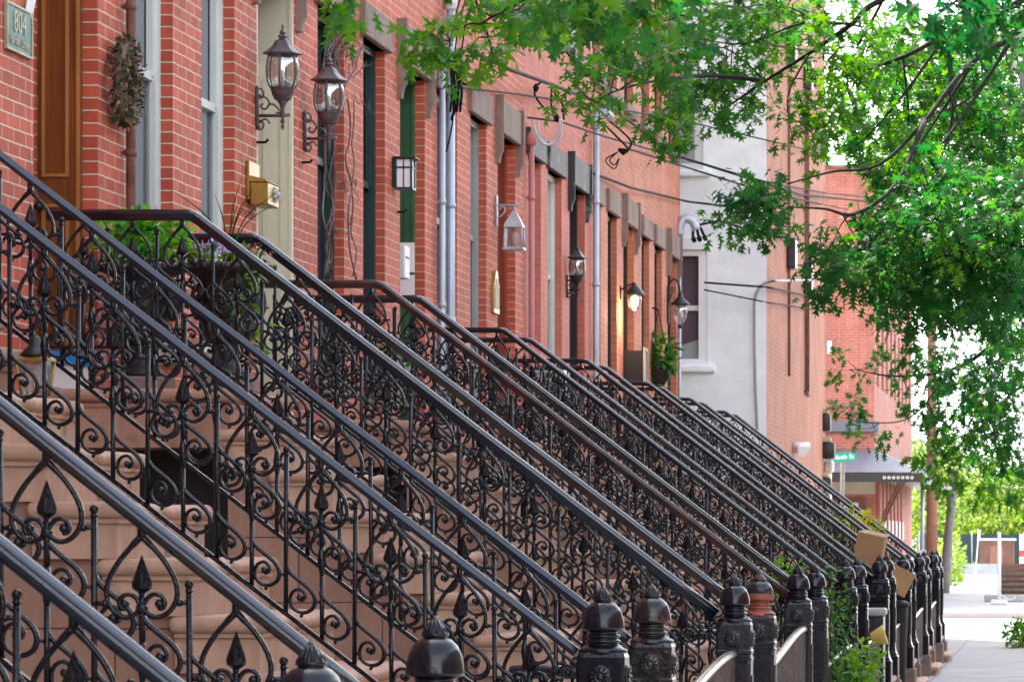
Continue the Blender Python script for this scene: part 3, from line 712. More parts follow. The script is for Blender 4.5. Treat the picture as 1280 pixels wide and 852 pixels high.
# ------------------------------------------------------------------ wall lanterns
def scroll_arm(mb,L,z,drop,m=0):
    mb.tube([(0,0,z),(L,0,z),(L+.05,0,z+.006)],.011,6,m)
    S=[(.01,z+drop),(.03,z+drop*1.02),(.05,z+drop*.85),(.035,z+drop*.72),(.02,z+drop*.8)]
    mb.tube(catm(xz(S),3),.007,5,m)
    S=[(.01,z+drop*.62),(.05,z+drop*.72),(.085,z+drop*.5),(.06,z+drop*.25),(.03,z+drop*.35),(.045,z+drop*.46)]
    mb.tube(catm(xz(S),3),.008,5,m)
    S=[(.08,z+drop*.42),(.115,z+drop*.42),(L*.95,z+drop*.12),(L*.8,z+.02),(L*.75,z+drop*.1)]
    mb.tube(catm(xz(S),3),.007,5,m)
    S=[(.01,z-.02),(.05,z-.05),(.03,z-.09),(.01,z-.06),(.06,z-.02),(.09,z-.05)]
    mb.tube(catm(xz(S),3),.007,5,m)
def barrel_lantern(px,py,y,label,off=.17,sc=1.0,mt='lamp'):
    """px,py = centre of the glass"""
    z=CAMZ+(VY-py)*y/FPX
    r=thing('wall_lantern',label,'lantern',(FACX,y,z),'lanterns on the facades'); r.scale=(sc,)*3
    m=M[mt]
    bp=MB().rbox(0.002,.022,-.03,.03,-.36,-.10,.008,2); bp.lathe([(0,-.385),(.012,-.375),(.018,-.36),(.018,-.355)],8,(.012,0,0)); bp.build('backplate',m,r)
    a=MB(); scroll_arm(a,off,-.29,.17); a.lathe([(0,-.385),(.006,-.375),(.014,-.36),(.007,-.345),(.016,-.325),(.009,-.31),(.016,-.29),(.012,-.25),(.02,-.22),(.05,-.175)],10,(off,0,0)); a.build('arm',m,r)
    cg=MB(); c=(off,0,0)
    cg.lathe([(.05,-.19),(.055,-.185),(.062,-.165),(.07,-.155),(.07,-.145),(.078,-.12),(.084,-.11)],12,c)
    G=[(.082,-.112),(.098,-.07),(.105,-.01),(.1,.05),(.088,.098)]
    for j in range(6):
        an=2*math.pi*(j+.5)/6; cg.tube(catm([(off+q*1.02*math.cos(an),q*1.02*math.sin(an),zz) for q,zz in G],3),.006,5)
    cg.build('cage',m,r)
    MB().lathe(G,24,c).build('globe',M['lampglass'],r)
    MB().tube([(off,0,-.12),(off,0,-.02),(off,0,.03),(off,0,.05)],[.012,.012,.016,.004],8).build('bulb',M['frost'],r)
    MB().lathe([(.088,.095),(.122,.10),(.126,.106),(.118,.114),(.095,.128),(.066,.155),(.05,.185),(.024,.198),(.02,.204),(.03,.212),(.03,.22),(.014,.23),(.022,.242),(.012,.256),(.006,.268),(.010,.278),(.001,.30)],6,c,smooth=False,rot=.2).build('roof',m,r)
    return r
barrel_lantern(350,88,Yf(320),'plum metal lantern with ribbed globe beside the cream doorway')
barrel_lantern(408,120,Yf(380),'plum metal lantern with ribbed globe beside the vine-clad teal window')
# square green framed box lantern
def box_lantern(y,z,label):
    r=thing('wall_lantern',label,'lantern',(FACX,y,z),'lanterns on the facades'); m=M['teal']
    MB().rbox(.002,.02,-.06,.06,-.1,.1,.005,1).build('backplate',m,r)
    f=MB()
    for (x,yy_) in ((.03,-.075),(.15,-.075),(.03,.075),(.15,.075)): f.box(x-.008,x+.008,yy_-.008,yy_+.008,-.12,.10)
    f.box(.02,.16,-.083,.083,-.132,-.118); f.box(.02,.16,-.079,-.071,.03,.042); f.box(.146,.154,-.08,.08,.03,.042); f.box(.086,.094,-.079,-.071,-.12,.1)
    f.build('frame',m,r)
    MB().rbox(.005,.185,-.10,.10,.10,.118,.006,1).build('roof',M['black'],r)
    MB().box(.034,.146,-.071,.071,-.116,.098).build('pane',M['frost'],r)
    return r
box_lantern(Yf(492),CAMZ+(VY-216)*Yf(492)/FPX,'square green-framed lantern with milky panes beside the green doorway')
def carriage_lantern(y,z,label,mt='lampwhite',off=.17,sc=1):
    r=thing('wall_lantern',label,'lantern',(FACX,y,z),'lanterns on the facades'); m=M[mt]; r.scale=(sc,)*3
    MB().rbox(.002,.022,-.035,.035,.02,.30,.008,2).build('backplate',m,r)
    a=MB(); a.tube([(0,0,.21),(off,0,.21),(off+.06,0,.215)],.011,6); a.tube(catm(xz([(.02,.1),(.06,.12),(.09,.17),(.06,.2),(.04,.17)]),3),.007,5); a.tube([(off,0,.21),(off,0,.16)],.009,6); a.tube(catm(xz([(off+.06,.215),(off+.075,.235),(off+.055,.245)]),3),.007,5); a.build('arm',m,r)
    MB().lathe([(.005,.17),(.02,.16),(.04,.13),(.075,.085),(.105,.045),(.118,.02),(.118,.01),(.09,.008)],4,(off,0,0),smooth=False,rot=math.pi/4).build('roof',m,r)
    f=MB()
    for j in range(4):
        an=math.pi/4+j*math.pi/2; f.tube([(off+.105*math.cos(an),.105*math.sin(an),.01),(off+.12*math.cos(an),.12*math.sin(an),-.17)],.009,5)
    f.lathe([(.13,-.19),(.132,-.18),(.125,-.165),(.1,-.165)],4,(off,0,0),smooth=False,rot=math.pi/4); f.build('frame',m,r)
    MB().lathe([(.098,.008),(.112,-.166)],4,(off,0,0),smooth=False,rot=math.pi/4).build('pane',M['lampglass'],r)
    MB().tube([(off,0,-.15),(off,0,-.06),(off,0,-.02)],[.014,.03,.012],8).build('bulb',M['frost'],r)
    return r
carriage_lantern(Yf(619),CAMZ+(VY-286)*Yf(619)/FPX,'pale grey square carriage lantern beside the red-brown doorway',sc=1.02)
barrel_lantern(717,333,Yf(708),'black ribbed lantern on the pink painted house',off=.13,sc=.85,mt='lampblack')
def jar_lantern(y,z,label,lit):
    r=thing('wall_lantern',label,'lantern',(FACX,y,z),'lanterns on the facades'); m=M['lampblack']; off=.17
    MB().rbox(.002,.02,-.03,.03,-.02,.14,.006,1).build('backplate',m,r)
    MB().tube(catm(xz([(.0,.08),(.07,.13),(off,.17),(off,.14)]),4),.011,6).build('arm',m,r)
    MB().lathe([(.01,.16),(.03,.15),(.06,.12),(.10,.07),(.115,.04),(.115,.03),(.08,.03)],16,(off,0,0)).build('roof',m,r)
    MB().lathe([(.078,.03),(.085,-.02),(.075,-.09),(.04,-.14),(.0,-.145)],16,(off,0,0)).build('globe',M['lampglass'],r)
    MB().lathe([(.0,-.08),(.03,-.07),(.045,-.03),(.035,.01),(.0,.025)],12,(off,0,0)).build('bulb',M['flame'] if lit else M['frost'],r)
    return r
lit=jar_lantern(Yf(775),CAMZ+(VY-372)*Yf(775)/FPX,'small lantern with glowing amber bulb beside a dark doorway',True)
lg=bpy.data.lights.new('lamp_glow','POINT'); lg.energy=6; lg.color=(1,.6,.25); lg.shadow_soft_size=.05
lo=bpy.data.objects.new('lamp_glow',lg); COL.objects.link(lo); lo.location=(.17,0,-.19); lo.parent=lit
def goose_lantern(y,z,label):
    r=thing('wall_lantern',label,'lantern',(FACX,y,z),'lanterns on the facades'); m=M['lampblack']; off=.17
    MB().rbox(.002,.025,-.04,.04,-.22,.28,.01,1).build('backplate',m,r)
    a=MB(); a.tube(catm(xz([(.02,.12),(.03,.28),(.09,.36),(.15,.30),(off,.17)]),5),.014,6)
    a.tube(catm(xz([(.02,.05),(.05,.14),(.09,.22),(.06,.25),(.05,.2)]),4),.01,5); a.build('arm',m,r)
    MB().lathe([(.012,.2),(.03,.18),(.04,.12),(.09,.07),(.125,.035),(.125,.02),(.09,.02)],16,(off,0,0)).build('roof',m,r)
    MB().lathe([(.085,.02),(.092,-.06),(.085,-.14),(.055,-.2),(.03,-.23)],16,(off,0,0)).build('globe',M['lampglass'],r); MB().lathe([(0,-.16),(.035,-.13),(.04,-.06),(.02,-.0),(0,.01)],10,(off,0,0)).build('bulb',M['frost'],r)
    MB().lathe([(.03,-.24),(.035,-.25),(.02,-.28),(0,-.29)],10,(off,0,0)).build('finial',m,r)
    return r
goose_lantern(Yf(834),CAMZ+(VY-383)*Yf(834)/FPX,'black gooseneck lantern with white globe at the end of the row')

# ------------------------------------------------------------------ things fixed to the facades
def text_mesh(o):
    bpy.context.view_layer.update()
    me=bpy.data.meshes.new_from_object(o.evaluated_get(bpy.context.evaluated_depsgraph_get())); me.materials.clear(); me.materials.append(o.data.materials[0])
    n=link('lettering',me,o.parent,o.location); n.rotation_euler=o.rotation_euler; bpy.data.objects.remove(o); n.name='lettering'; return n
def wall_text(txt,size,parent,loc,m,ext=.002,font=None,rz=90):
    cu=bpy.data.curves.new('lettering','FONT'); cu.body=txt; cu.size=size; cu.align_x='CENTER'; cu.align_y='CENTER'; cu.extrude=ext
    cu.materials.append(m); o=bpy.data.objects.new('lettering',cu); COL.objects.link(o); o.parent=parent; o.location=loc; o.rotation_euler=(R(90),0,R(rz)); return text_mesh(o)
yq=(Yf(5.5)+Yf(36))/2; zq=CAMZ+(VY-38)*yq/FPX
pl=thing('house_plaque','green metal number plaque on the brick left of the oak doorway','plaque',(FACX,yq,zq))
w=(Yf(36)-Yf(5.5))/2; h=.105
MB().rbox(.001,.014,-w,w,-h*1.02,h*1.02,.004,1).build('plate',M['verdigris'],pl)
MB().box(.002,.019,-w-.012,-w,-h-.012,h+.012).box(.002,.019,w,w+.012,-h-.012,h+.012).box(.002,.019,-w,w,h,h+.012).box(.002,.019,-w,w,-h-.012,-h).build('rim',M['verdiedge'],pl)
wall_text('804',.15,pl,(.015,0,.03),M['verdiedge'],.003); wall_text('Garden Street',.062,pl,(.015,0,-.062),M['verdiedge'],.003)
tg=MB().add([(.004,-.06,-.05),(.010,.05,-.055),(.03,.06,.05),(.02,-.05,.055)],[(0,1,2,3)]).add([(.006,-.06,-.05),(.012,.05,-.055),(.032,.06,.05),(.022,-.05,.055)],[(3,2,1,0)]).build('paper_slip',M['paper'],None,(FACX,Yf(33),CAMZ+(VY-11)*Yf(33)/FPX))
tag(tg,'small white paper slip stuck above the green number plaque','paper')
def pipe(name,label,px,r,z0,z1,m,off=.02,bands=(),group=None,Y=None,coup=()):
    y=Y or Yf(px)
    t=thing(name,label,'pipe',(FACX+off+r,y,z0),group)
    MB().tube([(0,0,0),(0,0,(z1-z0)/2),(0,0,z1-z0)],r,12).build('tube',m,t)
    for z in bands:
        b_=MB(); b_.lathe([(r+.001,z-z0-.02),(r+.008,z-z0-.018),(r+.008,z-z0+.018),(r+.001,z-z0+.02)],12); b_.box(-r-off,0,-.004,.004,z-z0-.012,z-z0+.012); b_.build('clamp',m,t)
    return t
pipe('drain_pipe','rusty red downpipe on the brick behind the wreath',153,.026,.1,ROOF-.8,M['rustpipe'],bands=(3.75,4.55,5.05))
pipe('conduit','thin pale grey conduit left of the pair beside the green doorway',546,.025,.1,5.7,M['conduit'],bands=(3.55,4.4),group='conduits beside the green doorway')
cd=pipe('conduit','thicker pale grey conduit with white cap beside the green doorway',555,.036,.1,6.05,M['conduit'],bands=(3.45,4.4),group='conduits beside the green doorway')
MB().lathe([(.04,5.93),(.055,5.94),(.055,6.02),(.045,6.05),(.0,6.06)],12).build('cap',M['ac'],cd)
pk=pipe('drain_pipe','pink painted service pipe between red-brown doorway and pink house',658,.028,.1,5.42,M['pinkpipe'],bands=(4.9,))
MB().lathe([(.03,5.3),(.055,5.32),(.05,5.4),(.02,5.45),(0,5.46)],12).build('cap',M['pinkpipe'],pk)
gp=pipe('conduit','tall pale grey service pipe with bent top right of the pink house',739,.034,.1,6.1,M['conduit'],bands=(3.4,4.4,5.3))
MB().tube(catm([(0,0,6.0),(0,0,6.12),(.06,.1,6.2),(.14,.22,6.14)],4),.045,10).build('weatherhead',M['conduit'],gp)
lp=pipe('conduit','mauve service pipe on the last corner of the row',851.5,.022,.1,5.66,M['conduit'],off=.0,bands=(3.0,4.5),Y=B[6]-.25)
MB().tube(catm([(0,0,5.58),(0,0,5.7),(.05,.02,5.8),(.16,.04,5.78),(.22,.05,5.66)],4),.06,10).build('weatherhead',M['conduit'],lp)
# mailbox
yb=Yf(322); zb=CAMZ+(VY-236)*yb/FPX
mb_=thing('mailbox','brass mailbox on the brick left of the cream doorway','mailbox',(FACX,yb,zb))
MB().rbox(.002,.022,-.36,-.04,-.10,.15,.006,1).build('backplate',M['brass'],mb_)
MB().rbox(.0225,.135,-.34,.0,-.13,.015,.008,1).build('box',M['brass'],mb_)
MB().prism([(.0225,.0155),(.137,.0155),(.12,.03),(.0225,.055)],-.345,.005,'y').build('lid',M['brass'],mb_)
sphere_=MB(); sphere(sphere_,(.14,-.12,-.05),.03,10)
for j in range(7):
    a=2*math.pi*j/7; sphere(sphere_,(.138,-.12+.036*math.cos(a),-.05+.036*math.sin(a)),.015,6)
sphere_.build('ornament',M['lampwhite'],mb_)
# notices by the green door
t=thing('letter_box','small grey letter box at the green doorway','mailbox',(FACX-.10,Yf(511),CAMZ+(VY-328)*Yf(511)/FPX)); MB().rbox(.0,.09,-.12,.10,-.13,.13,.008,1).build('box',M['ac'],t); MB().rbox(.088,.096,-.08,.06,.03,.045,.002,1).build('slot',M['black'],t)
for i,(dz,lb) in enumerate(((.1,'upper white notice sheet taped at the green doorway'),(-.16,'lower white notice sheet taped at the green doorway'))):
    o=MB().box(-.09,.09,-.002,.002,-.12,.12).build('notice',M['paper'],None,(FACX-.16,Yf(531)-.05-.02,CAMZ+(VY-338)*Yf(531)/FPX+dz)); tag(o,lb,'notice','notices at the green doorway')
ym=Yf(617); t=thing('wall_plaque','arched tan plaque on brick left of the red-brown doorway','plaque',(FACX,ym,CAMZ+(VY-368)*ym/FPX))
MB().prism([(-.16,-.17),(.16,-.17),(.16,.08),(.10,.12),(.06,.2),(0,.22),(-.06,.2),(-.10,.12),(-.16,.08)],.002,.03,'x').build('plate',M['brass'],t)
MB().prism([(-.12,-.13),(.12,-.13),(.12,.06),(0,.15),(-.12,.06)],.031,.036,'x').build('panel',M['tan'],t)
ym=Yf(783); t=thing('meter_box','dark open box with pale frame beside the lamp-lit doorway','meter box',(FACX,ym,CAMZ+(VY-460)*ym/FPX))
MB().box(.002,.22,-.2,.2,-.2,.2).build('box',M['black'],t); MB().box(.222,.235,-.22,-.18,-.2,.2).box(.222,.235,.18,.22,-.2,.2).box(.222,.235,-.22,.22,.2,.24).build('frame',M['tan'],t)
# window air conditioner
ya=(Yf(660)+Yf(676))/2; t=thing('air_conditioner','white window air conditioner in the pink house','air conditioner',(FACX,ya,2.86))
MB().rbox(-.12,.30,-.32,.32,0,.42,.012,1).build('case',M['ac'],t)
g=MB()
for i in range(9): g.box(.05,.27,-.326,-.321,.05+i*.038,.07+i*.038)
for i in range(9): g.box(.301,.306,-.28,.28,.05+i*.038,.07+i*.038)
g.build('vent',M['greyglassframe'],t)
# wreath
yw=Yf(141); zw=CAMZ+(VY-103)*yw/FPX
t=thing('wreath','dried leaf wreath hung on the rusty downpipe','wreath',(FACX+.075,yw,zw))
MB().tube([(0,.17*math.cos(2*math.pi*i/24),.19*math.sin(2*math.pi*i/24)) for i in range(25)],.03,8).build('ring',M['twig'],t)
P=[]
for i in range(46):
    a=2*math.pi*i/46; P.append(blob((0,.17*math.cos(a),.19*math.sin(a)),(.045,.05,.05),20,.04,.45,.35,.9,.0,.6))
leaf_mass('leaves',P,M['leafW'],'oval',t)
# little hooks left on the brickwork
for (px,py,lb) in ((322,178,'left of the cream doorway'),(378,203,'under the vine-side lantern'),(497,265,'left of the green doorway')):
    y=Yf(px); o=MB().tube([(0,0,0),(.05,0,0),(.07,0,.02)],.009,6); o.tube([(.0,-.03,0),(.0,.03,0)],.007,5)
    o=o.build('hook',M['cable'],None,(FACX,y,CAMZ+(VY-py)*y/FPX)); tag(o,'small black iron hook on the brick '+lb,'hook','iron hooks on the brick')
# dead vine
t=thing('dead_vine','dry leafless vine clinging around the teal window','vine',(FACX,26.4,2.4))
vb=MB(); rr=random.Random(5)
for (p0,p1,n) in (((398,340),(405,25),9),((405,345),(412,60),9),((432,345),(428,120),8),((425,30),(400,75),5),((437,20),(405,110),6),((440,60),(412,150),6)):
    for s in range(2):
        pts=[]
        for i in range(n+1):
            q=i/n; px=p0[0]+(p1[0]-p0[0])*q+rr.uniform(-5,5)+s*4; py=p0[1]+(p1[1]-p0[1])*q+rr.uniform(-6,6); y=Yf(min(max(px,392),448))
            pts.append((rr.uniform(.012,.05),y-26.4,CAMZ+(VY-py)*y/FPX-2.4))
        vb.tube(catm(pts,3),rr.uniform(.003,.008),5)
for k in range(36):
    px=rr.uniform(398,446); py=rr.choice([rr.uniform(25,90),rr.uniform(90,340)]); y=Yf(px); p=Vector((.03,y-26.4,CAMZ+(VY-py)*y/FPX-2.4)); pts=[p]
    for i in range(4): p=p+Vector((rr.uniform(-.01,.05),rr.uniform(-.06,.06),rr.uniform(-.09,.05))); pts.append(p)
    vb.tube(catm(pts,3),.003,4)
vb.build('stems',M['twig'],t)

# ------------------------------------------------------------------ service cables
def cable(label,pts,r=.011,m='cable',group='overhead service cables'):
    def clear(px,py,Y):                       # keep the line outside the walls it passes
        if px<850: Y=min(Y,Yf(px)-.12)
        elif px<=958: Y=min(Y,52.6)
        elif px<1031: Y=min(Y,FPX*4.085/(VX-px)-.9)
        return px,py,min(Y,88)
    D=[]
    for i in range(len(pts)-1):
        for j in range(5): D.append(tuple(pts[i][k]+(pts[i+1][k]-pts[i][k])*j/5 for k in range(3)))
    D.append(pts[-1])
    P=[W(*clear(*p)) for p in D]; c=P[0].copy()
    o=MB().tube(catm([p-c for p in P],2),r*1.1,6).build('service_cable',M[m],None,c); return tag(o,label,'cable',group)
cable('thick black cable running from the conduit pair across the pink facade',[(585,62,31.2),(640,88,34),(690,106,37),(760,133,42),(850,196,52),(1000,243,62),(1085,252,70)],.016)
cable('thin black cable crossing low over the red-brown doorway hood',[(556,107,31.6),(640,117,35.5),(740,131,41),(850,150,50),(1030,192,70)],.009)
cable('black cable from the pink pipe to the far street corner',[(660,147,36.6),(700,152,37.5),(760,172,42),(850,197,51),(960,228,62),(1030,241,70),(1090,247,75)],.010)
cable('black cable from the bent-top service pipe past the white wall',[(752,152,42.5),(786,186,43),(820,197,47),(870,213,52),(960,241,60),(1060,262,72)],.012)
cable('lower black cable from the pipe toward the white wall',[(742,217,41.9),(790,235,45),(860,252,52),(910,258,60)],.014)
cable('grey cable reaching the last corner weatherhead',[(868,282,52),(900,276,55),(935,287,60),(1000,300,68)],.016)
cable('upper dark cable in front of the white wall beneath its window',[(880,353,52.6),(960,359,58),(1030,374,66)],.014)
cable('lower dark cable in front of the white wall beneath its window',[(880,362,52.6),(960,378,58),(1050,391,68)],.010)
cable('overhead street line high across the tree branches',[(780,-12,46),(950,14,52),(1120,40,60),(1290,68,70)],.02)
cable('overhead street line beneath the high one across the branches',[(850,38,48),(1000,62,55),(1150,85,62),(1290,105,70)],.018)
o=MB()
def lp_(pts,r): o.tube(catm([W(*p)-W(560,70,31.3) for p in pts],5),r,6)
for q in ((559,20),(566,10),(574,0)):
    lp_([(q[0]+20,-15,31.3),(q[0]+8,30,31.3),(q[0]+2,70,31.2),(567,100,31.25),(566,150,31.2),(558,190,31.2)],.007)
lp_([(566,68,31.2),(572,90,31.2),(580,105,31.2),(592,103,31.3),(606,92,31.4),(616,75,31.6),(610,45,31.8),(596,5,32),(590,-20,32)],.012)
lp_([(572,130,31.2),(564,150,31.2),(570,128,31.2),(577,85,31.2),(575,60,31.2)],.011)
for q in range(4): lp_([(562+q*3,75,31.2),(565+q*4,110,31.15),(563+q*4,140,31.2)],.011)
o=o.build('cable_bundle',M['cable'],None,W(560,70,31.3)); tag(o,'tangled bundle of black cables at the top of the conduit pair','cable')
o=MB(); c0=W(665,160,36.8)
for pts,r in (([(665,150,36.8),(672,170,36.8),(680,180,36.9),(692,178,37),(699,165,37),(700,148,37)],.012),([(672,152,36.9),(676,172,36.9),(688,182,37),(700,172,37),(703,150,37)],.009)):
    o.tube(catm([W(*p)-c0 for p in pts],6),r,6)
o=o.build('cable_loop',M['cablegrey'],None,c0); tag(o,'pale grey cable loops hanging by the pink pipe','cable')
o=MB(); c0=W(692,120,37.2)
for pts in ([(690,106,37.2),(689,130,37.2),(694,150,37.2),(696,148,37.2)],[(695,108,37.2),(694,118,37.2),(703,130,37.2),(705,150,37.2)],[(676,103,37.2),(669,110,37.2),(670,122,37.2),(684,140,37.2)]):
    o.tube(catm([W(*p)-c0 for p in pts],6),.011,6)
for p in ((670,110),(705,138),(696,148)): o.tube([W(p[0],p[1]-5,37.2)-c0,W(p[0],p[1],37.2)-c0,W(p[0],p[1]+5,37.2)-c0],[.012,.035,.012],6)
o=o.build('cable_splice',M['cable'],None,c0); tag(o,'black cable splices dangling above the pink house lintel','cable')
o=MB(); c0=W(784,190,43)
o.tube(catm([W(*p)-c0 for p in [(760,150,42.5),(778,165,42.8),(789,178,43),(784,190,43)]],5),.013,6)
o.tube([W(773,187,43)-c0,W(779,190,43)-c0,W(785,188,43)-c0],[.02,.045,.02],6)
for s in (0,5): o.tube(catm([W(*p)-c0 for p in [(772,190,43),(762-s,200,43),(768,206+s,43),(774,198,43)]],5),.008,5)
o=o.build('cable_splice',M['cable'],None,c0); tag(o,'black cable splice with loops beside the bent-top pipe','cable')
o=MB(); c0=W(865,285,51.9)
for s in range(3):
    o.tube(catm([W(*p)-c0 for p in [(860+s*2,270,51.8),(866+s*4,282,51.9),(866+s*7,296-s,52)]],5),.02,6); e=W(866+s*7,297-s,52)-c0; o.tube([e,e+Vector((.03,0,-.06))],[.04,.03],6)
o=o.build('cable_splice',M['cable'],None,c0); tag(o,'grey cable tails drooping from the last corner weatherhead','cable')

# ------------------------------------------------------------------ urns and plants on the oak-door landing
def urn(x,y,z,label,rot):
    r=thing('urn',label,'urn',(x,y,z),'cast iron urns on the landing',rot)
    MB().rbox(-.15,.15,-.15,.15,0,.07,.01,1).build('plinth',M['stone_step'],r)
    b_=MB()
    b_.lathe([(.10,.07),(.11,.075),(.11,.09),(.06,.11),(.045,.15),(.06,.17),(.05,.185),(.08,.205),(.12,.25),(.135,.30),(.128,.36),(.125,.40),(.13,.44),(.15,.47),(.19,.485),(.215,.495),(.22,.515),(.20,.52),(.18,.5),(.15,.48)],28)
    for j in range(14):                                  # gadrooned belly
        a=2*math.pi*j/14; b_.tube([(.085*math.cos(a),.085*math.sin(a),.205),(.12*math.cos(a),.12*math.sin(a),.24),(.136*math.cos(a),.136*math.sin(a),.285)],[.008,.02,.012],6)
    for j in range(28):
        a=2*math.pi*j/28; sphere(b_,(.217*math.cos(a),.217*math.sin(a),.505),.013,6)
    b_.build('bowl',M['urn'],r)
    for an in (-math.pi/2,0,math.pi,math.pi/2):          # relief masks with swags on each side
        fc=MB(); c=Vector((.124*math.cos(an),.124*math.sin(an),0)); tx=Vector((-math.sin(an),math.cos(an),0))
        P=lambda u,w,o=0:(c*(1+o)+tx*u+Vector((0,0,w)))
        fc.tube([P(0,.30,.05),P(0,.335,.1),P(0,.37,.08),P(0,.40,.0)],[.02,.042,.045,.025],8)
        fc.tube([P(0,.36,.3),P(0,.335,.42)],[.008,.014],6)
        for s in (-1,1):
            sphere(fc,tuple(P(.018*s,.365,.32)),.008,6)
            fc.tube(catm([P(.03*s,.41,.1),P(.07*s,.43,.05),P(.09*s,.40,.02),P(.07*s,.375,.05),P(.055*s,.395,.08)],3),.010,5)
            fc.tube(catm([P(.04*s,.34,.1),P(.08*s,.31,.06),P(.1*s,.35,.0)],3),.010,5)
        fc.build('mask_relief',M['urn'],r)
    for s in (-1,1):
        hd=MB(); hd.tube(catm([(.125*s,0,.40),(.165*s,0,.42),(.18*s,0,.36),(.16*s,0,.31),(.13*s,0,.31)],4),.011,8); hd.build('handle',M['urn'],r)
    return r
def px2x(px,y): return (px-VX)*y/FPX
yu=20.35; xu1=px2x(178,yu); xu2=px2x(285,20.3)
u_=urn(xu1,yu,ZL,'black cast iron urn of leafy greens, nearer the oak doorway',.3); u_.scale=(1.05,1.05,1.32)
u_=urn(xu2,20.3,ZL,'black cast iron urn of trailing flowers at the top of the stairs',.1); u_.scale=(1.05,1.05,1.32)
P=[blob((0,0,.13),(.28,.22,.14),460,.07,.6,.32,.8,-.35,.3),blob((0,0,.0),(.2,.2,.06),80,.07,.4,.2,.8,-.2,.3)]
o=leaf_mass('leafy_plant',P,M['leafE'],'oval',None,(xu1,yu,ZL+.70)); tag(o,'bushy bright green plant filling the urn nearer the oak doorway','plant')
t=thing('flower_arrangement','lilac flowers with grass blades and trailing ivy in the urn','plant',(xu2,20.3,ZL+.67))
leaf_mass('foliage',[blob((0,0,.03),(.24,.22,.07),120,.06,.6,.3,.8,-.2,.3),blob((.12,-.15,-.12),(.1,.08,.2),60,.055,.75,.2,.6,.4,.2),blob((.18,-.05,-.4),(.07,.06,.3),34,.05,.7,.2,.5,.5,.2),blob((-.16,-.12,.06),(.12,.1,.05),30,.055,.6,.2,.7,.1,.2)],M['leafC'],'oval',t)
leaf_mass('blossom',[blob((-.06,-.12,.09),(.12,.08,.035),90,.028,.5,.3,.8,-.5,.3)],M['petal'],'oval',t)
leaf_mass('dark_foliage',[blob((.14,-.02,.07),(.09,.09,.05),50,.035,.5,.3,.8,-.3,.3)],M['petal_dark'],'oval',t)
gb=MB(); rr=random.Random(3)
for i in range(9):
    a=rr.uniform(0,6.3); L=rr.uniform(.2,.5); lean=rr.uniform(.05,.45)
    gb.tube(catm([(0,0,0),(math.cos(a)*lean*.3,math.sin(a)*lean*.3,L*.6),(math.cos(a)*lean,math.sin(a)*lean,L)],4),[.0035]*6+[.0025,.0015,.001],4)
gb.build('grass_blades',M['leafC'],t)
# lantern, box by the second stoop
y=15.2; t=thing('floor_lantern','small glass lantern standing on an upper step of the second stoop','lantern',(px2x(44,y),y,ZL-RI*1))
MB().lathe([(.075,.0),(.075,.012),(.06,.015)],4,(0,0,0),smooth=False,rot=.78).build('base',M['lampblack'],t)
g=MB()
for j in range(4):
    a=.78+j*math.pi/2; g.tube([(.06*math.cos(a),.06*math.sin(a),.01),(.085*math.cos(a),.085*math.sin(a),.15)],.006,5)
g.lathe([(.095,.15),(.095,.158),(.07,.17)],4,smooth=False,rot=.78); g.build('frame',M['brass'],t)
MB().lathe([(.058,.014),(.082,.15)],4,smooth=False,rot=.78).build('pane',M['lampglass'],t)
MB().lathe([(.066,.17),(.05,.19),(.024,.215),(.022,.24),(.012,.25),(0,.255)],12).build('roof',M['lampblack'],t)
y=19.9; t=thing('parcel','blue and white parcel lying on the oak-door landing','parcel',(px2x(72,y),y,ZL))
MB().rbox(-.13,.13,-.12,.12,0,.14,.01,1).build('box',M['paper'],t); MB().prism([(-.16,.15),(.14,.13),(.16,.19),(-.13,.22)],-.14,.1,'y').build('wrap',M['blue'],t)
# red geranium box in the teal window
yw=(Yf(454)+Yf(481))/2; t=thing('window_box','window box of red flowers under a teal framed window','planter',(FACX+.14,yw,2.78))
MB().rbox(-.09,.09,-.42,.42,0,.17,.012,1).build('box',M['black'],t)
leaf_mass('foliage',[blob((0,0,.2),(.12,.42,.09),130,.06,.5,.3,.8,-.2,.2)],M['leafC'],'oval',t); leaf_mass('blossom',[blob((0,0,.27),(.11,.38,.05),70,.03,.5,.3,.8,-.4,.2)],M['petal_red'],'oval',t)
# hanging plant near the end of the row
y=48.2; t=thing('hanging_basket','leafy hanging basket near the end of the row','plant',(px2x(823,y),y,CAMZ+(VY-462)*y/FPX))
MB().lathe([(.0,-.22),(.07,-.2),(.14,-.1),(.16,0),(.15,.01)],14).build('basket',M['bark'],t)
MB().tube([(-.15,0,0),(0,0,.75)],.006,4).tube([(.15,0,0),(0,0,.75)],.006,4).tube([(0,0,.75),(FACX-px2x(823,y),0,.78)],.012,5).build('hanger',M['cable'],t)
leaf_mass('foliage',[blob((0,0,.16),(.25,.22,.27),230,.13,.35,.3,.8,.1,.2),blob((.02,0,-.2),(.16,.12,.25),46,.09,.7,.25,.5,.6,.2)],M['leafC'],'oval',t)
o=leaf_mass('potted_vine',[blob((0,0,.5),(.3,.25,.5),150,.09,.55,.3,.7,.1,.2)],M['leafC'],'oval',None,(px2x(812,48.5),48.5,ZL)); tag(o,'leafy vine growing beside the hanging basket','plant')

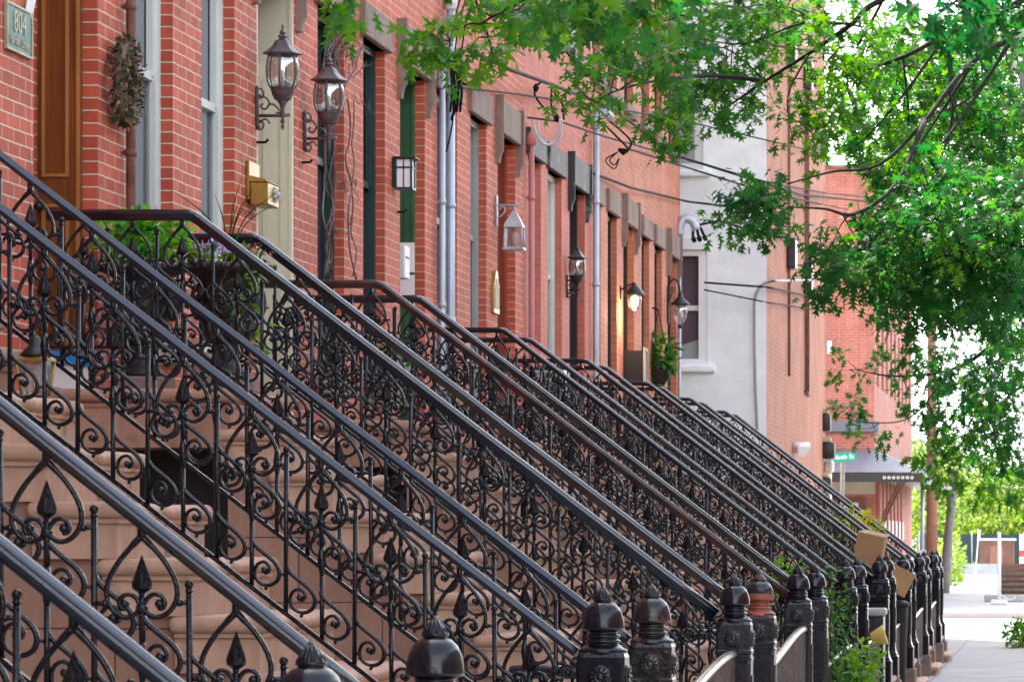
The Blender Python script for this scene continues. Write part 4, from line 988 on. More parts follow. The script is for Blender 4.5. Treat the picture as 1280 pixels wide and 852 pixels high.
# ------------------------------------------------------------------ shrubs, bins and boxes along the posts
def shrub(label,x,y,parts,lm,stems=5,h=.8,cat='shrub',kind='oval'):
    t=thing('shrub',label,cat,(x,y,0)); s=MB(); rr=random.Random(int(x*100+y*10))
    for i in range(stems):
        a=rr.uniform(0,6.3); s.tube(catm([(0,0,0),(.05*math.cos(a),.05*math.sin(a),h*.5),(.16*math.cos(a),.16*math.sin(a),h)],3),[.012]*3+[.008]*3+[.005],5)
    s.build('stem',M['bark'],t); leaf_mass('foliage',parts,lm,kind,t); return t
y=27.4; x=px2x(1062,y)
shrub('leafy green shrub spilling between the newel posts beside the sidewalk',x,y,[blob((0,0,.42),(.25,.75,.42),1900,.05,.3,.25,.7,.1,.25),blob((.12,-.4,.75),(.14,.3,.2),110,.08,.8,.2,.7,-.1,.2)],M['leafC'],9,.8)
y=28.2; x=px2x(1043,y)
shrub('tall narrow green shrub behind the cream-door newel posts',x,y,[blob((0,0,.9),(.16,.3,.6),700,.045,.25,.25,.7,.1,.25)],M['leafC'],4,1.2)
y=27.2; shrub('fresh green shrub behind the railing beside the cream-door newel posts',px2x(985,y),y,[blob((0,0,1.25),(.2,.25,.3),170,.07,.6,.3,.7,-.1,.2),blob((.02,0,.6),(.12,.2,.5),120,.07,.4,.25,.7,0,.2)],M['leafC'],5,1.2)
y=50; shrub('yellow-green shrub seen through the last railings',px2x(1065,y),y,[blob((0,.2,1.62),(.46,1.0,.42),900,.10,.75,.3,.7,0,.2),blob((0,0,.9),(.25,.6,.6),150,.09,.5,.3,.7,0,.2)],M['leafD'],6,1.3)
y=57; shrub('small green plant at the sidewalk edge on the far right',px2x(1274,y),y,[blob((0,0,.22),(.22,.5,.26),300,.10,.6,.3,.7,-.2,.2)],M['leafC'],5,.3)
def bin_(label,x,y,h):
    t=thing('trash_bin',label,'bin',(x,y,0),'trash bins by the posts')
    MB().lathe([(.18,.02),(.2,.03),(.235,h-.03),(.235,h)],14).build('body',M['binplastic'],t); MB().lathe([(.25,h-.005),(.255,h+.02),(.2,h+.05),(0,h+.06)],14).build('lid',M['binplastic'],t); return t
def carton(label,loc,dims,rot):
    t=thing('cardboard_box',label,'box',loc,'cardboard boxes on the bins'); t.rotation_euler=rot; a,b_,c=dims
    MB().box(-a,a,-b_,b_,-c,c).build('carton',M['cardboard'],t)
    MB().box(-a,a,-.025,.025,c+.001,c+.003).build('tape',M['tan'],t)
    f=MB().box(-a,a,b_+.002,b_+.12,c-.012,c-.004); f.build('flap',M['cardboard'],t); return t
yb_=37.6; bin_('dark bin under the upright cardboard box',-1.92,yb_,1.22)
carton('upright brown cardboard box leaning on the railing behind the posts',(px2x(1088,yb_),yb_,1.53),(.135,.085,.15),(R(6),R(12),R(-8)))
yb2=39.0; bin_('dark bin under the tilted cardboard box',-1.80,yb2,.95)
carton('tilted brown cardboard box lower between the black posts',(px2x(1124,yb2),yb2,1.19),(.11,.08,.13),(R(-5),R(28),R(10)))
y=32.6; t=thing('plastic_cone','pale yellow plastic cone lying against the black posts','cone',(px2x(1099,y),y,CAMZ+(VY-795)*y/FPX)); t.rotation_euler=(0,R(72),0)
MB().lathe([(.03,-.07),(.05,-.065),(.085,.05),(.088,.055),(.08,.05),(.045,-.05)],18).build('shell',M['yellow'],t); MB().tube([(0,0,-.07),(0,0,-.12)],.012,6).build('stem',M['lampblack'],t)
t=thing('meter_cabinet','grey metal cabinet between the far newel posts','cabinet',(px2x(1146,46.9),46.9,0)); MB().rbox(-.13,.13,-.2,.2,0,1.13,.01,1).build('body',M['post_worn'],t); MB().rbox(-.15,.15,-.22,.22,1.13,1.18,.01,1).build('lid',M['fence_top'],t)
t=thing('meter_cabinet','small pale-topped cabinet behind the red-brown-door posts','cabinet',(px2x(1095,35.0)-.05,34.9,0)); MB().rbox(-.13,.13,-.2,.2,0,.93,.01,1).build('body',M['post_grey'],t); MB().rbox(-.15,.15,-.22,.22,.93,1.0,.02,2).build('lid',M['greyglassframe'],t)

ot=thing('terrace','long dark brick terrace facing the row from across the street','building',(14.5,30,0))
ow=MB(); ow.box(0,9,-46,42,-.2,11.5); ow.build('wall',M['brick_opp'],ot,uv=True)
og=MB()
for k_ in range(28):
    for z_ in (2.8,6.0,8.9): og.box(-.03,.02,-45+k_*3.1,-43.9+k_*3.1,z_,z_+1.9)
og.build('windows',M['glass_dk'],ot)['kind']='stuff'
MB().rbox(-.4,9.2,-46.2,42.2,11.5,12,.05,1).build('cornice',M['lintel'],ot)
bt=thing('terrace','brick terrace continuing the row behind the camera','building',(FACX,-30,0))
MB().box(-11,0,-40,35,-.2,11.5).build('wall',M['brick_opp'],bt,uv=True)
MB().rbox(-11.1,.35,-40.2,35.1,11.5,12,.05,1).build('cornice',M['lintel'],bt)
ob=MB()
for k_ in range(23):
    for z_ in (2.8,6.0,8.9): ob.box(-.02,.03,-38+k_*3.1,-36.9+k_*3.1,z_,z_+1.9)
ob.build('windows',M['glass_dk'],bt)['kind']='stuff'
ct=thing('reflection_block','unseen dark block added far behind the camera to darken reflections','building',(5,-78,0))  # added out of view so the ironwork reflects something dark
MB().box(-25,25,-6,6,-.3,13).build('wall',M['brick_opp'],ct,uv=True); MB().rbox(-25.2,25.2,-6.2,6.2,13,13.5,.05,1).build('cornice',M['lintel'],ct)
slab('far_pavement',12.01,14.5,-16,72,0,M['concrete'],.26)

# ------------------------------------------------------------------ white stuccoed corner building
YW=53.0; XC=px2x(958,YW)
def YC(px): return FPX*(-XC)/(VX-px)
YE=YC(1031)
wb=thing('corner_building','tall corner building with white stucco side and tan brick street front','building',(0,0,0))
def xzwall(mb,y,x0,x1,z0,z1,holes,th=.2):
    xs=sorted({x0,x1,*[h[0] for h in holes],*[h[1] for h in holes]}); zs=sorted({z0,z1,*[h[2] for h in holes],*[h[3] for h in holes]})
    for i in range(len(xs)-1):
        for j in range(len(zs)-1):
            cx,cz=(xs[i]+xs[i+1])/2,(zs[j]+zs[j+1])/2
            if any(h[0]<cx<h[1] and h[2]<cz<h[3] for h in holes): continue
            mb.add([(xs[i],y,zs[j]),(xs[i+1],y,zs[j]),(xs[i+1],y,zs[j+1]),(xs[i],y,zs[j+1])],[(0,1,2,3)])
    for (a,b_,c,d) in holes:
        mb.add([(a,y,c),(a,y+th,c),(a,y+th,d),(a,y,d)],[(0,1,2,3)]); mb.add([(b_,y,c),(b_,y+th,c),(b_,y+th,d),(b_,y,d)],[(3,2,1,0)])
        mb.add([(a,y,d),(a,y+th,d),(b_,y+th,d),(b_,y,d)],[(0,1,2,3)]); mb.add([(a,y,c),(a,y+th,c),(b_,y+th,c),(b_,y,c)],[(3,2,1,0)])
HT=15.0
zW=lambda py:CAMZ+(VY-py)*YW/FPX
h1=(px2x(826,YW),px2x(884,YW),zW(456),zW(312)); h2=(px2x(826,YW),px2x(879,YW),zW(212),zW(92))
sw=MB(); xzwall(sw,YW,-18,XC,-.2,HT,[h1,h2]); sw.build('side_wall',M['stucco'],wb,fixn=False)
fm=MB(); 
fm.add([(XC,YW,-.2),(XC,YE,-.2),(XC,YE,HT),(XC,YW,HT)],[(0,1,2,3)]); fm.add([(XC,YE,-.2),(-18,YE,-.2),(-18,YE,HT),(XC,YE,HT)],[(0,1,2,3)])
fm.build('street_wall',M['brick_tan'],wb,uv=True,fixn=False)
MB().box(-18,XC-.01,YW+.01,YE-.01,HT-.1,HT+.02).build('roof',M['roof'],wb)
for (h,gm_) in ((h1,M['glass']),(h2,None)):
    a,b_,c,d=h
    f=MB(); t_=.085
    f.box(a,b_,YW+.015,YW+.16,d-t_,d).box(a,b_,YW+.015,YW+.16,c,c+t_).box(b_-.12,b_,YW+.015,YW+.16,c+t_,d-t_).box(a,a+.1,YW+.015,YW+.16,c+t_,d-t_).box(a+.1,b_-.12,YW+.08,YW+.14,(c+d)/2-.04,(c+d)/2+.03)
    if gm_:
        f=f.build('window',M['signwhite'],wb); MB().box(a+.1,b_-.12,YW+.12,YW+.13,c+t_,d-t_).build('pane',glassmat('violet_dark_glass',(.13,.09,.11)),f)  # pane with a dark violet base
        MB().add([(a+.1,YW+.118,c+t_),(b_-.12,YW+.118,c+t_),(b_-.12,YW+.118,c+.36),(a+.1,YW+.118,c+.22)],[(0,1,2,3)]).build('blind',M['greyglassframe'],f,fixn=False)
    else:
        f=f.build('window',M['white'],wb); MB().box(a+.02,b_-.02,YW+.03,YW+.055,c+.02,d-.02).build('shutter',M['greyglassframe'],f)
    MB().rbox(a-.05,b_+.11,YW-.09,YW+.1,c-.10,c-.004,.015,2).build('sill',M['stucco'],wb)
    ar=MB(); 
    ar.prism([(a-.05,d+.0),(b_+.06,d+.0),(b_+.06,d+.06),(b_-.12,d+.13),((a+b_)/2,d+.17),(a+.12,d+.13),(a-.05,d+.06)],YW-.035,YW+.06,'y'); ar.build('arch_hood',M['stucco'],wb)
# metal conduit on the white wall
o=MB().tube(catm([W(947,545,YW-.05),W(944,470,YW-.05),W(943,400,YW-.05),W(944,372,YW-.05),W(951,357,YW-.05),W(962,352,YW-.05),W(975,351,YW-.02),W(1032,350,62)],5),.018,8).build('conduit',M['greyglassframe'],None); tag(o,'thin grey conduit bending along the white stucco wall corner','pipe')
# service risers on the street front
for (px,y0,y1,pb,lab) in ((984,95,470,(298,336),'rust streaked cable riser with dark box, nearer on the tan brick front'),(1005,110,488,(328,368),'paired cable riser with dark box, farther on the tan brick front')):
    y=YC(px); z=lambda q:CAMZ+(VY-q)*y/FPX
    t=thing('cable_riser',lab,'cable',(XC,y,z(y1)),'cable risers on the tan brick front')
    tb=MB().tube([(.03,0,0),(.03,0,z(y0)-z(y1))],.022,6)
    if px>1000: tb.tube([(.03,.55,0),(.03,.55,z(y0)-z(y1))],.022,6).tube([(.03,0,0),(.03,.75,-.05)],.03,6)
    tb.build('cable',M['rustpipe'],t)
    MB().rbox(.0,.13,-.12,.3,z(pb[1])-z(y1),z(pb[0])-z(y1),.02,1).build('box',M['post_grey'],t); MB().rbox(.0,.13,-.12,.3,z(pb[0]-215)-z(y1),z(pb[0]-255)-z(y1),.02,1).build('box',M['post_grey'],t)
y=YC(992); t=thing('security_light','white security light low on the tan brick front','light',(XC,y,CAMZ+(VY-561)*y/FPX)); MB().rbox(0,.12,-.1,.1,-.06,.1,.02,2).build('mount',M['ac'],t); MB().tube([(.08,.1,.05),(.20,.2,.03)],[.06,.085],10).build('lamp_head',M['signwhite'],t); MB().tube([(.08,-.1,.02),(.16,-.25,-.04)],[.06,.085],10).build('lamp_head',M['signwhite'],t)
y=YE-.45
for (py,h,w_,lab) in ((528,.15,.13,'black bracket ornament high on the far building corner'),(563,.14,.2,'black box sign on the far building corner'),(604,.1,.14,'dark box low on the far building corner')):
    t=thing('corner_box',lab,'sign',(XC,y,CAMZ+(VY-py)*y/FPX),'dark boxes on the far corner')
    MB().rbox(-.03,w_,-.15,.15,-h,h,.03,2).build('panel',M['black'],t); MB().rbox(-.05,w_*.7,-.12,.12,h,h+.09,.02,1).build('cap',M['tan'],t)
o=MB().rbox(0,.1,-.2,.2,0,2.75,.02,1).rbox(-.02,.14,-.24,.24,2.75,2.95,.03,1).rbox(-.02,.14,-.24,.24,0,.3,.02,1).build('pilaster',M['cream'],None,(XC+.01,YE+.0,0)); tag(o,'cream pilaster at the far end of the tan brick front','pilaster')

# ------------------------------------------------------------------ far brick building with canopy
YB=92.0; XB=px2x(1093,YB)
fb=thing('corner_store','far rose brick building with grey canopy over its corner','building',(0,0,0))
zB=lambda py,y=YB:CAMZ+(VY-py)*y/FPX
w_=MB(); xzwall(w_,YB,-20,XB,3.4,zB(210),[]); YBE=FPX*(-XB)/(VX-1140)
hs=[]
yk=YB+1.2
for zz in (5.3,8.0):
    yk=YB+1.2
    while yk<YBE-1.5: hs.append((yk,yk+1.1,zz,zz+1.8)); yk+=2.4
wall_with_holes(w_,YB,YBE,3.4,zB(210),hs,X=XB,th=.3)
w_.box(-20,XB-.4,YB+.3,YBE,3.4,zB(210)-.1)
w_.build('brick_wall',M['brick_far'],fb,uv=True,fixn=False)
for (a,b_,c,d) in hs:
    f=MB().box(XB-.2,XB-.1,a,b_,c,c+.08).box(XB-.2,XB-.1,a,b_,d-.08,d).box(XB-.2,XB-.1,a,a+.08,c,d).box(XB-.2,XB-.1,b_-.08,b_,c,d).build('window',M['white'],fb); MB().box(XB-.19,XB-.17,a+.08,b_-.08,c+.08,d-.08).build('pane',M['glass'],f)
MB().rbox(px2x(1034,YB),px2x(1040,YB),YB-.12,YB,zB(443),zB(426),.02,1).build('vent',M['ac'],fb)
MB().rbox(-20,XB+.12,YB-.1,YB+.1,zB(540),zB(526),.02,1).build('ledge',M['slate'],fb)
MB().rbox(-20,XB+.15,YB-.1,YBE,zB(210),zB(206),.02,1).build('coping',M['lintel'],fb)
g=MB(); g.box(-20,XB,YB+.02,YBE,-.1,3.39); g.build('shop_wall',M['brick_far'],fb,uv=True,fixn=False)
MB().box(-20,XB+.02,YB-.06,YB,zB(617),zB(606)+.1).build('tan_band',M['tan'],fb)
MB().box(-8,px2x(1082,YB),YB-.04,YB+.0,.05,zB(622)).build('shop_window',M['glass_dk'],fb)
for px in (1056,1066): MB().box(px2x(px,YB),px2x(px+7,YB),YB-.07,YB-.045,.9,zB(628)).build('shop_pane',M['ac'],fb)
for k_ in range(7):
    y=YB+.3+k_*2.1; MB().box(XB+.0,XB+.12,y,y+1.0,0,3.0).build('pier',M['brick_far'],fb,uv=True); MB().box(XB+.121,XB+.14,y+.2,y+.8,1.55,2.05).build('poster_board',M['signwhite'],fb)
    MB().box(XB+.0,XB+.06,y+1.0,y+2.1,2.3,3.1).build('transom_panel',M['cream'],fb)
# canopy: hipped metal roof wrapping the corner
ZC0,ZC1=zB(590,88),zB(570,88)
c=MB(); xa,xb_=-9,px2x(1152,88); yb0=88.0
c.add([(xa,yb0,ZC0),(xb_,yb0,ZC0),(XB+.02,YB-.02,ZC1+.25),(xa,YB-.02,ZC1+.25),(xb_,YBE,ZC0),(XB+.02,YBE,ZC1+.25)],[(0,1,2,3),(1,4,5,2)])
c.add([(xa,yb0,ZC0-.02),(xb_,yb0,ZC0-.02),(XB+.02,YB-.02,ZC0-.02),(xa,YB-.02,ZC0-.02),(xb_,YBE,ZC0-.02),(XB+.02,YBE,ZC0-.02)],[(3,2,1,0),(2,5,4,1)])
for i in range(8):
    x=xa+(xb_-xa)*i/8; c.add([(x,yb0,ZC0+.01),(x+.05,yb0,ZC0+.01),(x+.05,YB-.02,ZC1+.26),(x,YB-.02,ZC1+.26)],[(0,1,2,3)])
c.build('canopy',M['slate'],fb,fixn=False)
fr=MB().box(xa,xb_,yb0-.03,yb0+.03,ZC0-.22,ZC0-.03).box(xb_-.03,xb_+.03,yb0,YBE,ZC0-.22,ZC0-.03).build('canopy_fascia',M['black'],fb)
rg=MB()
for i in range(7): rg.lathe([(.018,-.006),(.036,-.006),(.036,.006),(.018,.006)],10,(xb_-.22-i*.105,yb0-.04,ZC0-.12),axis='y',closed=True)
rg.build('ring_ornament',M['ac'],fb)
for (px,yb1) in ((1104,YB-.3),(1118,YB+1.2)):
    x=XB+.05; MB().tube(catm([(x,yb1,.9),(x+.12,yb1-.5,1.9),(x+.6,yb1-1.6,ZC0-.3),(xb_-.25,yb0+.4,ZC0-.1)],4),.035,6).build('brace',M['rustpipe'],fb)

# ------------------------------------------------------------------ far street furniture
yp=86.5; t=thing('street_sign','green street name sign on a pale pole','street sign',(px2x(1053,yp),yp,0))
MB().tube([(0,0,0),(0,0,zB(578,yp))],.05,8).build('pole',M['fence_top'],t)
s_=MB().rbox(-.28,.28,-.012,.012,-.10,.10,.004,1).build('sign_blade',M['signgreen'],t,(0.02,-.06,zB(571,yp)+.0)); s_.rotation_euler=(0,R(-4),R(14))
cu=bpy.data.curves.new('lettering','FONT'); cu.body='Ninth St'; cu.size=.145; cu.align_x='CENTER'; cu.align_y='CENTER'; cu.extrude=.002; cu.materials.append(M['signwhite']); lt=bpy.data.objects.new('lettering',cu); COL.objects.link(lt); lt.parent=s_; lt.location=(0,-.016,0); lt.rotation_euler=(R(90),0,0); text_mesh(lt)
y=96; t=thing('utility_pole','brown utility pole rising into the leaves','pole',(px2x(1165,y),y,0)); MB().tube([(0,0,0),(0,0,7.2)],[.16,.11],10).build('pole',M['pole'],t); 
y=112; t=thing('bare_trunk','leaning grey tree trunk behind the brown pole','tree trunk',(px2x(1181,y),y,0)); MB().tube(catm([(0,0,0),(.1,0,1.6),(.3,0,3.6)],4),[.15]*4+[.13]*4+[.1],9).build('trunk',M['greytrunk'],t)
y=100; t=thing('signal_pole','thin pale traffic pole between store and brown pole','pole',(px2x(1153,y),y,0)); MB().tube([(0,0,0),(0,0,3.6)],.05,8).build('pole',M['conduit'],t); MB().rbox(-.14,.14,-.1,.1,.9,1.3,.02,1).build('control_box',M['ac'],t)
y=93; t=thing('sign_post','white post with loose wire standing beyond the crossing','post',(px2x(1249,y),y,0)); MB().tube([(0,0,.0),(0.0,0,1.75)],.045,8).build('post',M['ac'],t); MB().rbox(-.2,.2,-.2,.2,0,.12,.03,2).build('foot',M['ac'],t); MB().tube(catm([(0,0,.25),(.25,0,.12),(.4,0,.18)],4),.03,6).build('loose_wire',M['cablegrey'],t)
y=99; t=thing('wooden_crate','slatted wooden crate beyond the white post','crate',(px2x(1268,y),y,0))
cb=MB()
for i in range(6): cb.box(-.42,.42,-.3,-.28,.1+i*.14,.19+i*.14)
cb.build('slats',M['twig'],t); MB().box(-.42,-.34,-.28,.28,.0,1.0).box(.34,.42,-.28,.28,0,1.0).box(-.34,.34,.2,.28,0,.95).build('frame',M['pole'],t)
y=97; o=MB().rbox(-.9,1.6,-.2,.2,0,.18,.03,2).build('kerb_block',M['lot'],None,(px2x(1275,y),y,0)); tag(o,'low concrete kerb block beside the wooden crate','kerb block')
y=168; t=thing('low_barrier','long low grey barrier closing the far end of the pavement','barrier',(px2x(1240,y),y,0)); MB().prism([(-.3,0),(.3,0),(.18,.3),(.12,.45),(-.12,.45),(-.18,.3)],-4,5,'x').build('barrier',M['greyglassframe'],t)
y=178; t=thing('shed','brown brick shed beyond the far barrier','shed',(px2x(1246,y),y,0)); MB().box(-.8,.8,-.8,.8,-.1,1.45).build('wall',M['brick_opp'],t,uv=True); MB().rbox(-.9,.9,-.9,.9,1.45,1.55,.03,1).build('roof',M['ac'],t); MB().box(-.3,.3,-.82,-.801,0,1.2).build('door',M['pole'],t)
y=190; t=thing('mesh_fence','green screened construction fence before the far trees','fence',(px2x(1230,y),y,0)); MB().box(-3.2,3.4,-.01,.01,.4,1.75).build('screen',M['teal'],t); fp=MB()
for i in range(6): fp.tube([(-3.2+i*1.3,-.03,-.1),(-3.2+i*1.3,-.03,1.9)],.035,6)
fp.build('post',M['conduit'],t)
y=150; t=thing('warning_sign','white board with red band at the right frame edge','sign',(px2x(1284,y),y,0)); MB().tube([(-.0,.05,0),(0,.05,1.9)],.05,6).build('post',M['pole'],t); MB().rbox(-.3,.3,-.02,.02,.55,1.75,.01,1).build('board',M['signwhite'],t); MB().box(-.3,.3,-.026,-.022,.85,1.12).build('band',M['signred'],t)
y=140; t=thing('white_marker','slim white marker post before the shed','post',(px2x(1222,y),y,0)); MB().tube([(-.1,0,0),(.05,0,1.9)],.025,6).build('post',M['ac'],t); MB().rbox(-.0,.10,-.02,.02,1.55,1.9,.01,1).build('plate',M['ac'],t)

# ------------------------------------------------------------------ trees
def px_ell(cx,cy,rx,ry,Y,dY,n,rng):
    out=[]
    while len(out)<n:
        u=rng.uniform(-1,1,3)
        if (u**2).sum()>1: continue
        y=Y+u[2]*dY; out.append(np.array(W(cx+u[0]*rx,cy+u[1]*ry,y)))
    return out
def street_tree(label,tx,ty,limbs,clusters,extra,lm,leaf=.115,per=15,seed=1,trunk_r=.17,tint=.5,cat='tree',dens=.75,spread=.2):
    rng=np.random.default_rng(seed)
    t=thing('oak_tree',label,cat,(tx,ty,0),'street trees'); O=np.array((tx,ty,0.))
    tb=MB(); tb.tube(catm([(0,0,-.1),(.03,.02,.4),(.0,.05,2.2),(-.06,.0,4.2),(-.1,.1,6.5),(0,.0,9)],4),[trunk_r*1.5,trunk_r*1.3]+[trunk_r]*9+[trunk_r*.75]*5+[trunk_r*.5]*4+[.04],10); tb.build('trunk',M['trunkbark'],t)
    sk=[np.array((0,.05,z)) for z in np.linspace(2.8,8.5,12)]; sk=[s+O for s in sk]; trunkn=len(sk)
    lb=MB()
    for L in limbs:
        pts=[Vector(p) if len(p)==3 and isinstance(p,Vector) else W(*p) for p in L[0]]
        c=catm([p-t.location for p in pts],5); n=len(c); r0,r1=L[1]
        lb.tube(c,[(r0+(r1-r0)*i/(n-1))*.62 for i in range(n)],7)
        sk+= [np.array(p)+O for p in c]
    lb.build('limb',M['bark'],t)
    clumps=[]
    for cl in clusters: clumps+= [(c,cl[7] if len(cl)>7 else tint) for c in px_ell(*cl[:6],max(2,int(cl[6]*dens)),rng)]
    for e in extra:
        for _ in range(e[6]):
            u=rng.normal(size=3); u/=np.linalg.norm(u); u*=rng.random()**.33
            clumps.append((np.array((e[0]+u[0]*e[3],e[1]+u[1]*e[4],e[2]+u[2]*e[5])),tint))
    sk=np.array(sk)
    tw=MB(); pos=[];dr=[];sz=[];tn=[]
    order=np.argsort([np.min(np.linalg.norm(sk-c[0],axis=1)) for c in clumps])
    for idx in order:
        c,ti=clumps[idx]
        d=np.linalg.norm(sk-c,axis=1); j=int(np.argmin(d)); a=sk[j]; L=d[j]
        mid=(a+c)/2+rng.normal(0,.06*min(L,1.5)+.01,3)+np.array((0,0,.05*L))
        r=.004+.006*min(L,2.0)
        tw.tube(catm([Vector(a-O),Vector(mid-O),Vector(c-O)],4),[r,r*.95,r*.9,r*.8,r*.7,r*.6,r*.5,r*.4,.003][:9],5,cap=False)
        sk=np.vstack([sk,mid,c])
        n=int(per*rng.uniform(.6,1.35)); axis=(c-a)/max(L,1e-3)
        # leaves sit along short shoots that fan out from the twig's end
        ns=3
        shoots=[]
        for s in range(ns):
            v=axis*.7+rng.normal(0,.6,3); v[2]-=.12; v/=np.linalg.norm(v); shoots.append(v)
        ct=rng.normal(0,.13)
        for k in range(n):
            v=shoots[k%ns]; q=rng.uniform(.02,spread)
            pos.append(c+v*q+rng.normal(0,.03,3)-O); w=v*.6+rng.normal(0,.65,3); w[2]-=.30; dr.append(w); sz.append(leaf*rng.uniform(.65,1.25)); tn.append(ti+ct+rng.normal(0,.15))
    tw.build('twigs',M['bark'],t)['kind']='stuff'
    link('crown',leaf_mesh('crown',np.array(pos),np.array(dr),np.array(sz),np.clip(np.array(tn),0,1),lm,'oak'),t)
    return t
V=Vector
T1=(1.5,15.5)
street_tree('nearest street oak whose leaves hang into the top of the frame',*T1,
  [([V((1.5,15.6,3.6)),V((.2,15.2,4.3)),V((-.9,14.8,4.2)),V(W(820,-40,14.8)),V(W(720,0,14.6))],(.07,.015)),([V((1.5,15.6,3.4)),V((.7,14.6,3.7)),V(W(1240,-10,13.6))],(.06,.02)),
   ([V(W(820,-40,14.8)),V(W(680,-10,16)),V(W(600,30,16.4))],(.02,.006)),([V(W(700,-20,15)),V(W(520,-60,14.8)),V(W(425,-20,14.6))],(.016,.006))],
  [(418,-8,12,8,14.5,.1,3,.7),(570,50,52,14,16.2,.3,11,.85),(640,10,44,18,16.5,.4,10,.7),(725,0,60,20,14.2,.4,16,.5),(800,-12,50,14,14.5,.4,8,.5),(1180,5,45,20,13.5,.3,9,.3),(1255,12,35,28,13.5,.3,10,.3)],  # last value is leaf tint, raised to paint the backlit spray lighter
  [(.9,15.5,7.8,2.2,3.0,1.6,30),(3.4,15.5,8.8,2.3,2.7,2.0,60)],M['leafA'],leaf=.102,seed=3,spread=.15,dens=.8)
T2=(1.7,26.5)
street_tree('street oak with the broad dark branches at upper right',*T2,
  [([V((1.7,26.6,3.6)),V(W(1480,40,26)),(1340,20,26),(1267,47,26),(1220,74,25.8),(1186,111,25.6),(1156,151,25.4),(1100,205,25.2),(1038,215,25),(984,230,24.6)],(.055,.008)),
   ([V((1.7,26.6,4.2)),(1400,-30,26.5),(1260,10,26.5),(1183,44,26.5),(1129,71,26.6),(1052,96,26.8),(1005,99,27)],(.055,.008)),
   ([V((1.7,26.6,4.6)),(1300,-90,26.5),(1105,-2,26.2),(1065,30,26.2),(1011,67,26.4),(957,101,26.6),(894,144,27)],(.05,.009)),
   ([(957,101,26.6),(880,95,26),(800,105,24.5),(740,125,23)],(.03,.006)),
   ([(1156,151,25.4),(1120,230,25),(1069,267,24.6),(1031,261,24.4),(990,259,24.2)],(.03,.008)),
   ([(1267,47,26),(1290,180,25),(1240,290,24.5),(1150,330,24.5)],(.05,.01)),
   ([(1183,44,26.5),(1190,150,26.5),(1150,260,26.3)],(.03,.008)),([(1105,-2,26.2),(1060,90,26.8),(1075,160,27)],(.018,.005)),
   ([(1267,47,26),(1200,150,25.6),(1130,240,25.2),(1085,300,25)],(.022,.005)),([(1220,74,25.8),(1150,180,25.9),(1105,250,26)],(.018,.005)),([(1183,44,26.5),(1120,130,26.6),(1065,185,26.7),(1010,195,26.5)],(.018,.005)),
   ([(1065,30,26.2),(1000,30,26),(930,55,26),(860,45,26)],(.018,.005)),([(1186,111,25.6),(1205,190,25.4),(1175,270,25.2)],(.016,.005)),([(1129,71,26.6),(1135,160,26.8),(1110,215,26.9)],(.014,.004)),([(1011,67,26.4),(985,120,26.3),(990,170,26.2)],(.014,.004)),([(957,101,26.6),(905,60,26.8),(850,70,26.9)],(.014,.004)),([(1280,20,25.8),(1215,120,25.7),(1140,150,25.7)],(.02,.005))],
  [(690,50,38,28,21,.5,9,.5),(775,60,50,36,23,.7,16,.5),(830,60,50,50,24,.9,20,.48),(752,112,34,16,22,.4,8,.5),(828,138,26,22,25,.5,7,.6),(880,55,54,54,27,1,27,.55),(905,122,48,34,27,.8,20,.55),(960,55,56,60,27,1,22,.6),(842,168,16,14,26,.4,3,.65),(1015,150,36,40,26,.7,17,.7),(1065,55,66,54,26.5,1,26,.7),(1000,8,95,22,25.5,.8,16,.6),(1090,138,60,56,27,1,34,.6),(944,262,32,26,24.2,.3,24,.35),(1150,95,80,78,28,1.2,60,.6),(1232,150,66,110,27.5,1.2,100,.5),(1140,215,48,52,26.5,.8,36,.68),(1210,255,84,64,24.6,1,95,.4),(1110,295,66,44,25,.8,46,.4),(1048,330,24,32,24.5,.5,14,.42),(1122,348,60,46,26,.8,42,.4),(1235,340,64,62,25,.9,78,.36),(1180,325,60,52,25.5,.8,44,.36),(1150,390,40,22,25,.5,6,.4)],  # higher tints paint backlight into the upper leaves
  [(.9,26.5,8.0,2.6,3.4,1.8,32),(3.6,26.5,9.0,2.3,2.8,2.0,60)],M['leafA'],leaf=.094,seed=8,per=24)
T3=(1.8,39.5)
street_tree('farther street oak with low leafy boughs at the right edge',*T3,
  [([V((1.8,39.6,3.2)),(1420,380,38),(1279,391,37),(1240,431,37),(1189,462,37.5),(1120,470,38.5),(1070,462,39.5)],(.07,.008)),([V((1.8,39.6,2.9)),(1400,520,38),(1290,480,37),(1230,530,37),(1180,570,37.5)],(.05,.008)),([(1189,462,37.5),(1140,520,39),(1090,528,40.5),(1045,520,41)],(.016,.005)),([(1240,431,37),(1250,330,37),(1200,240,37.5)],(.04,.01))],
  [(1255,440,40,46,35,.8,26,.35),(1185,455,56,26,36.5,.8,20,.35),(1135,470,32,28,38,.6,7,.45),(1072,462,42,24,39.5,.7,7,.5),(1050,518,44,14,41,.6,5,.55),(1105,535,36,24,40.5,.7,6,.5),(1200,505,66,40,37,1,36,.38),(1255,520,42,56,36.5,1,44,.38),(1190,562,50,34,38,1,26,.6),(1252,590,38,30,38,1,24,.62),(1185,600,30,16,39,.6,6,.7),(1250,400,60,40,38,1,30,.5),(1220,300,70,110,38,1.5,90,.55),(1135,140,75,110,37.5,1.5,110,.7),(1240,120,60,130,38,1.5,150,.6)],  # upper boughs tinted yellower in place of light from behind
  [(.9,39.5,7.5,2.8,3.4,1.8,40),(3.7,39.5,9.0,2.3,2.8,2.0,60)],M['leafA'],leaf=.104,seed=21,per=21)
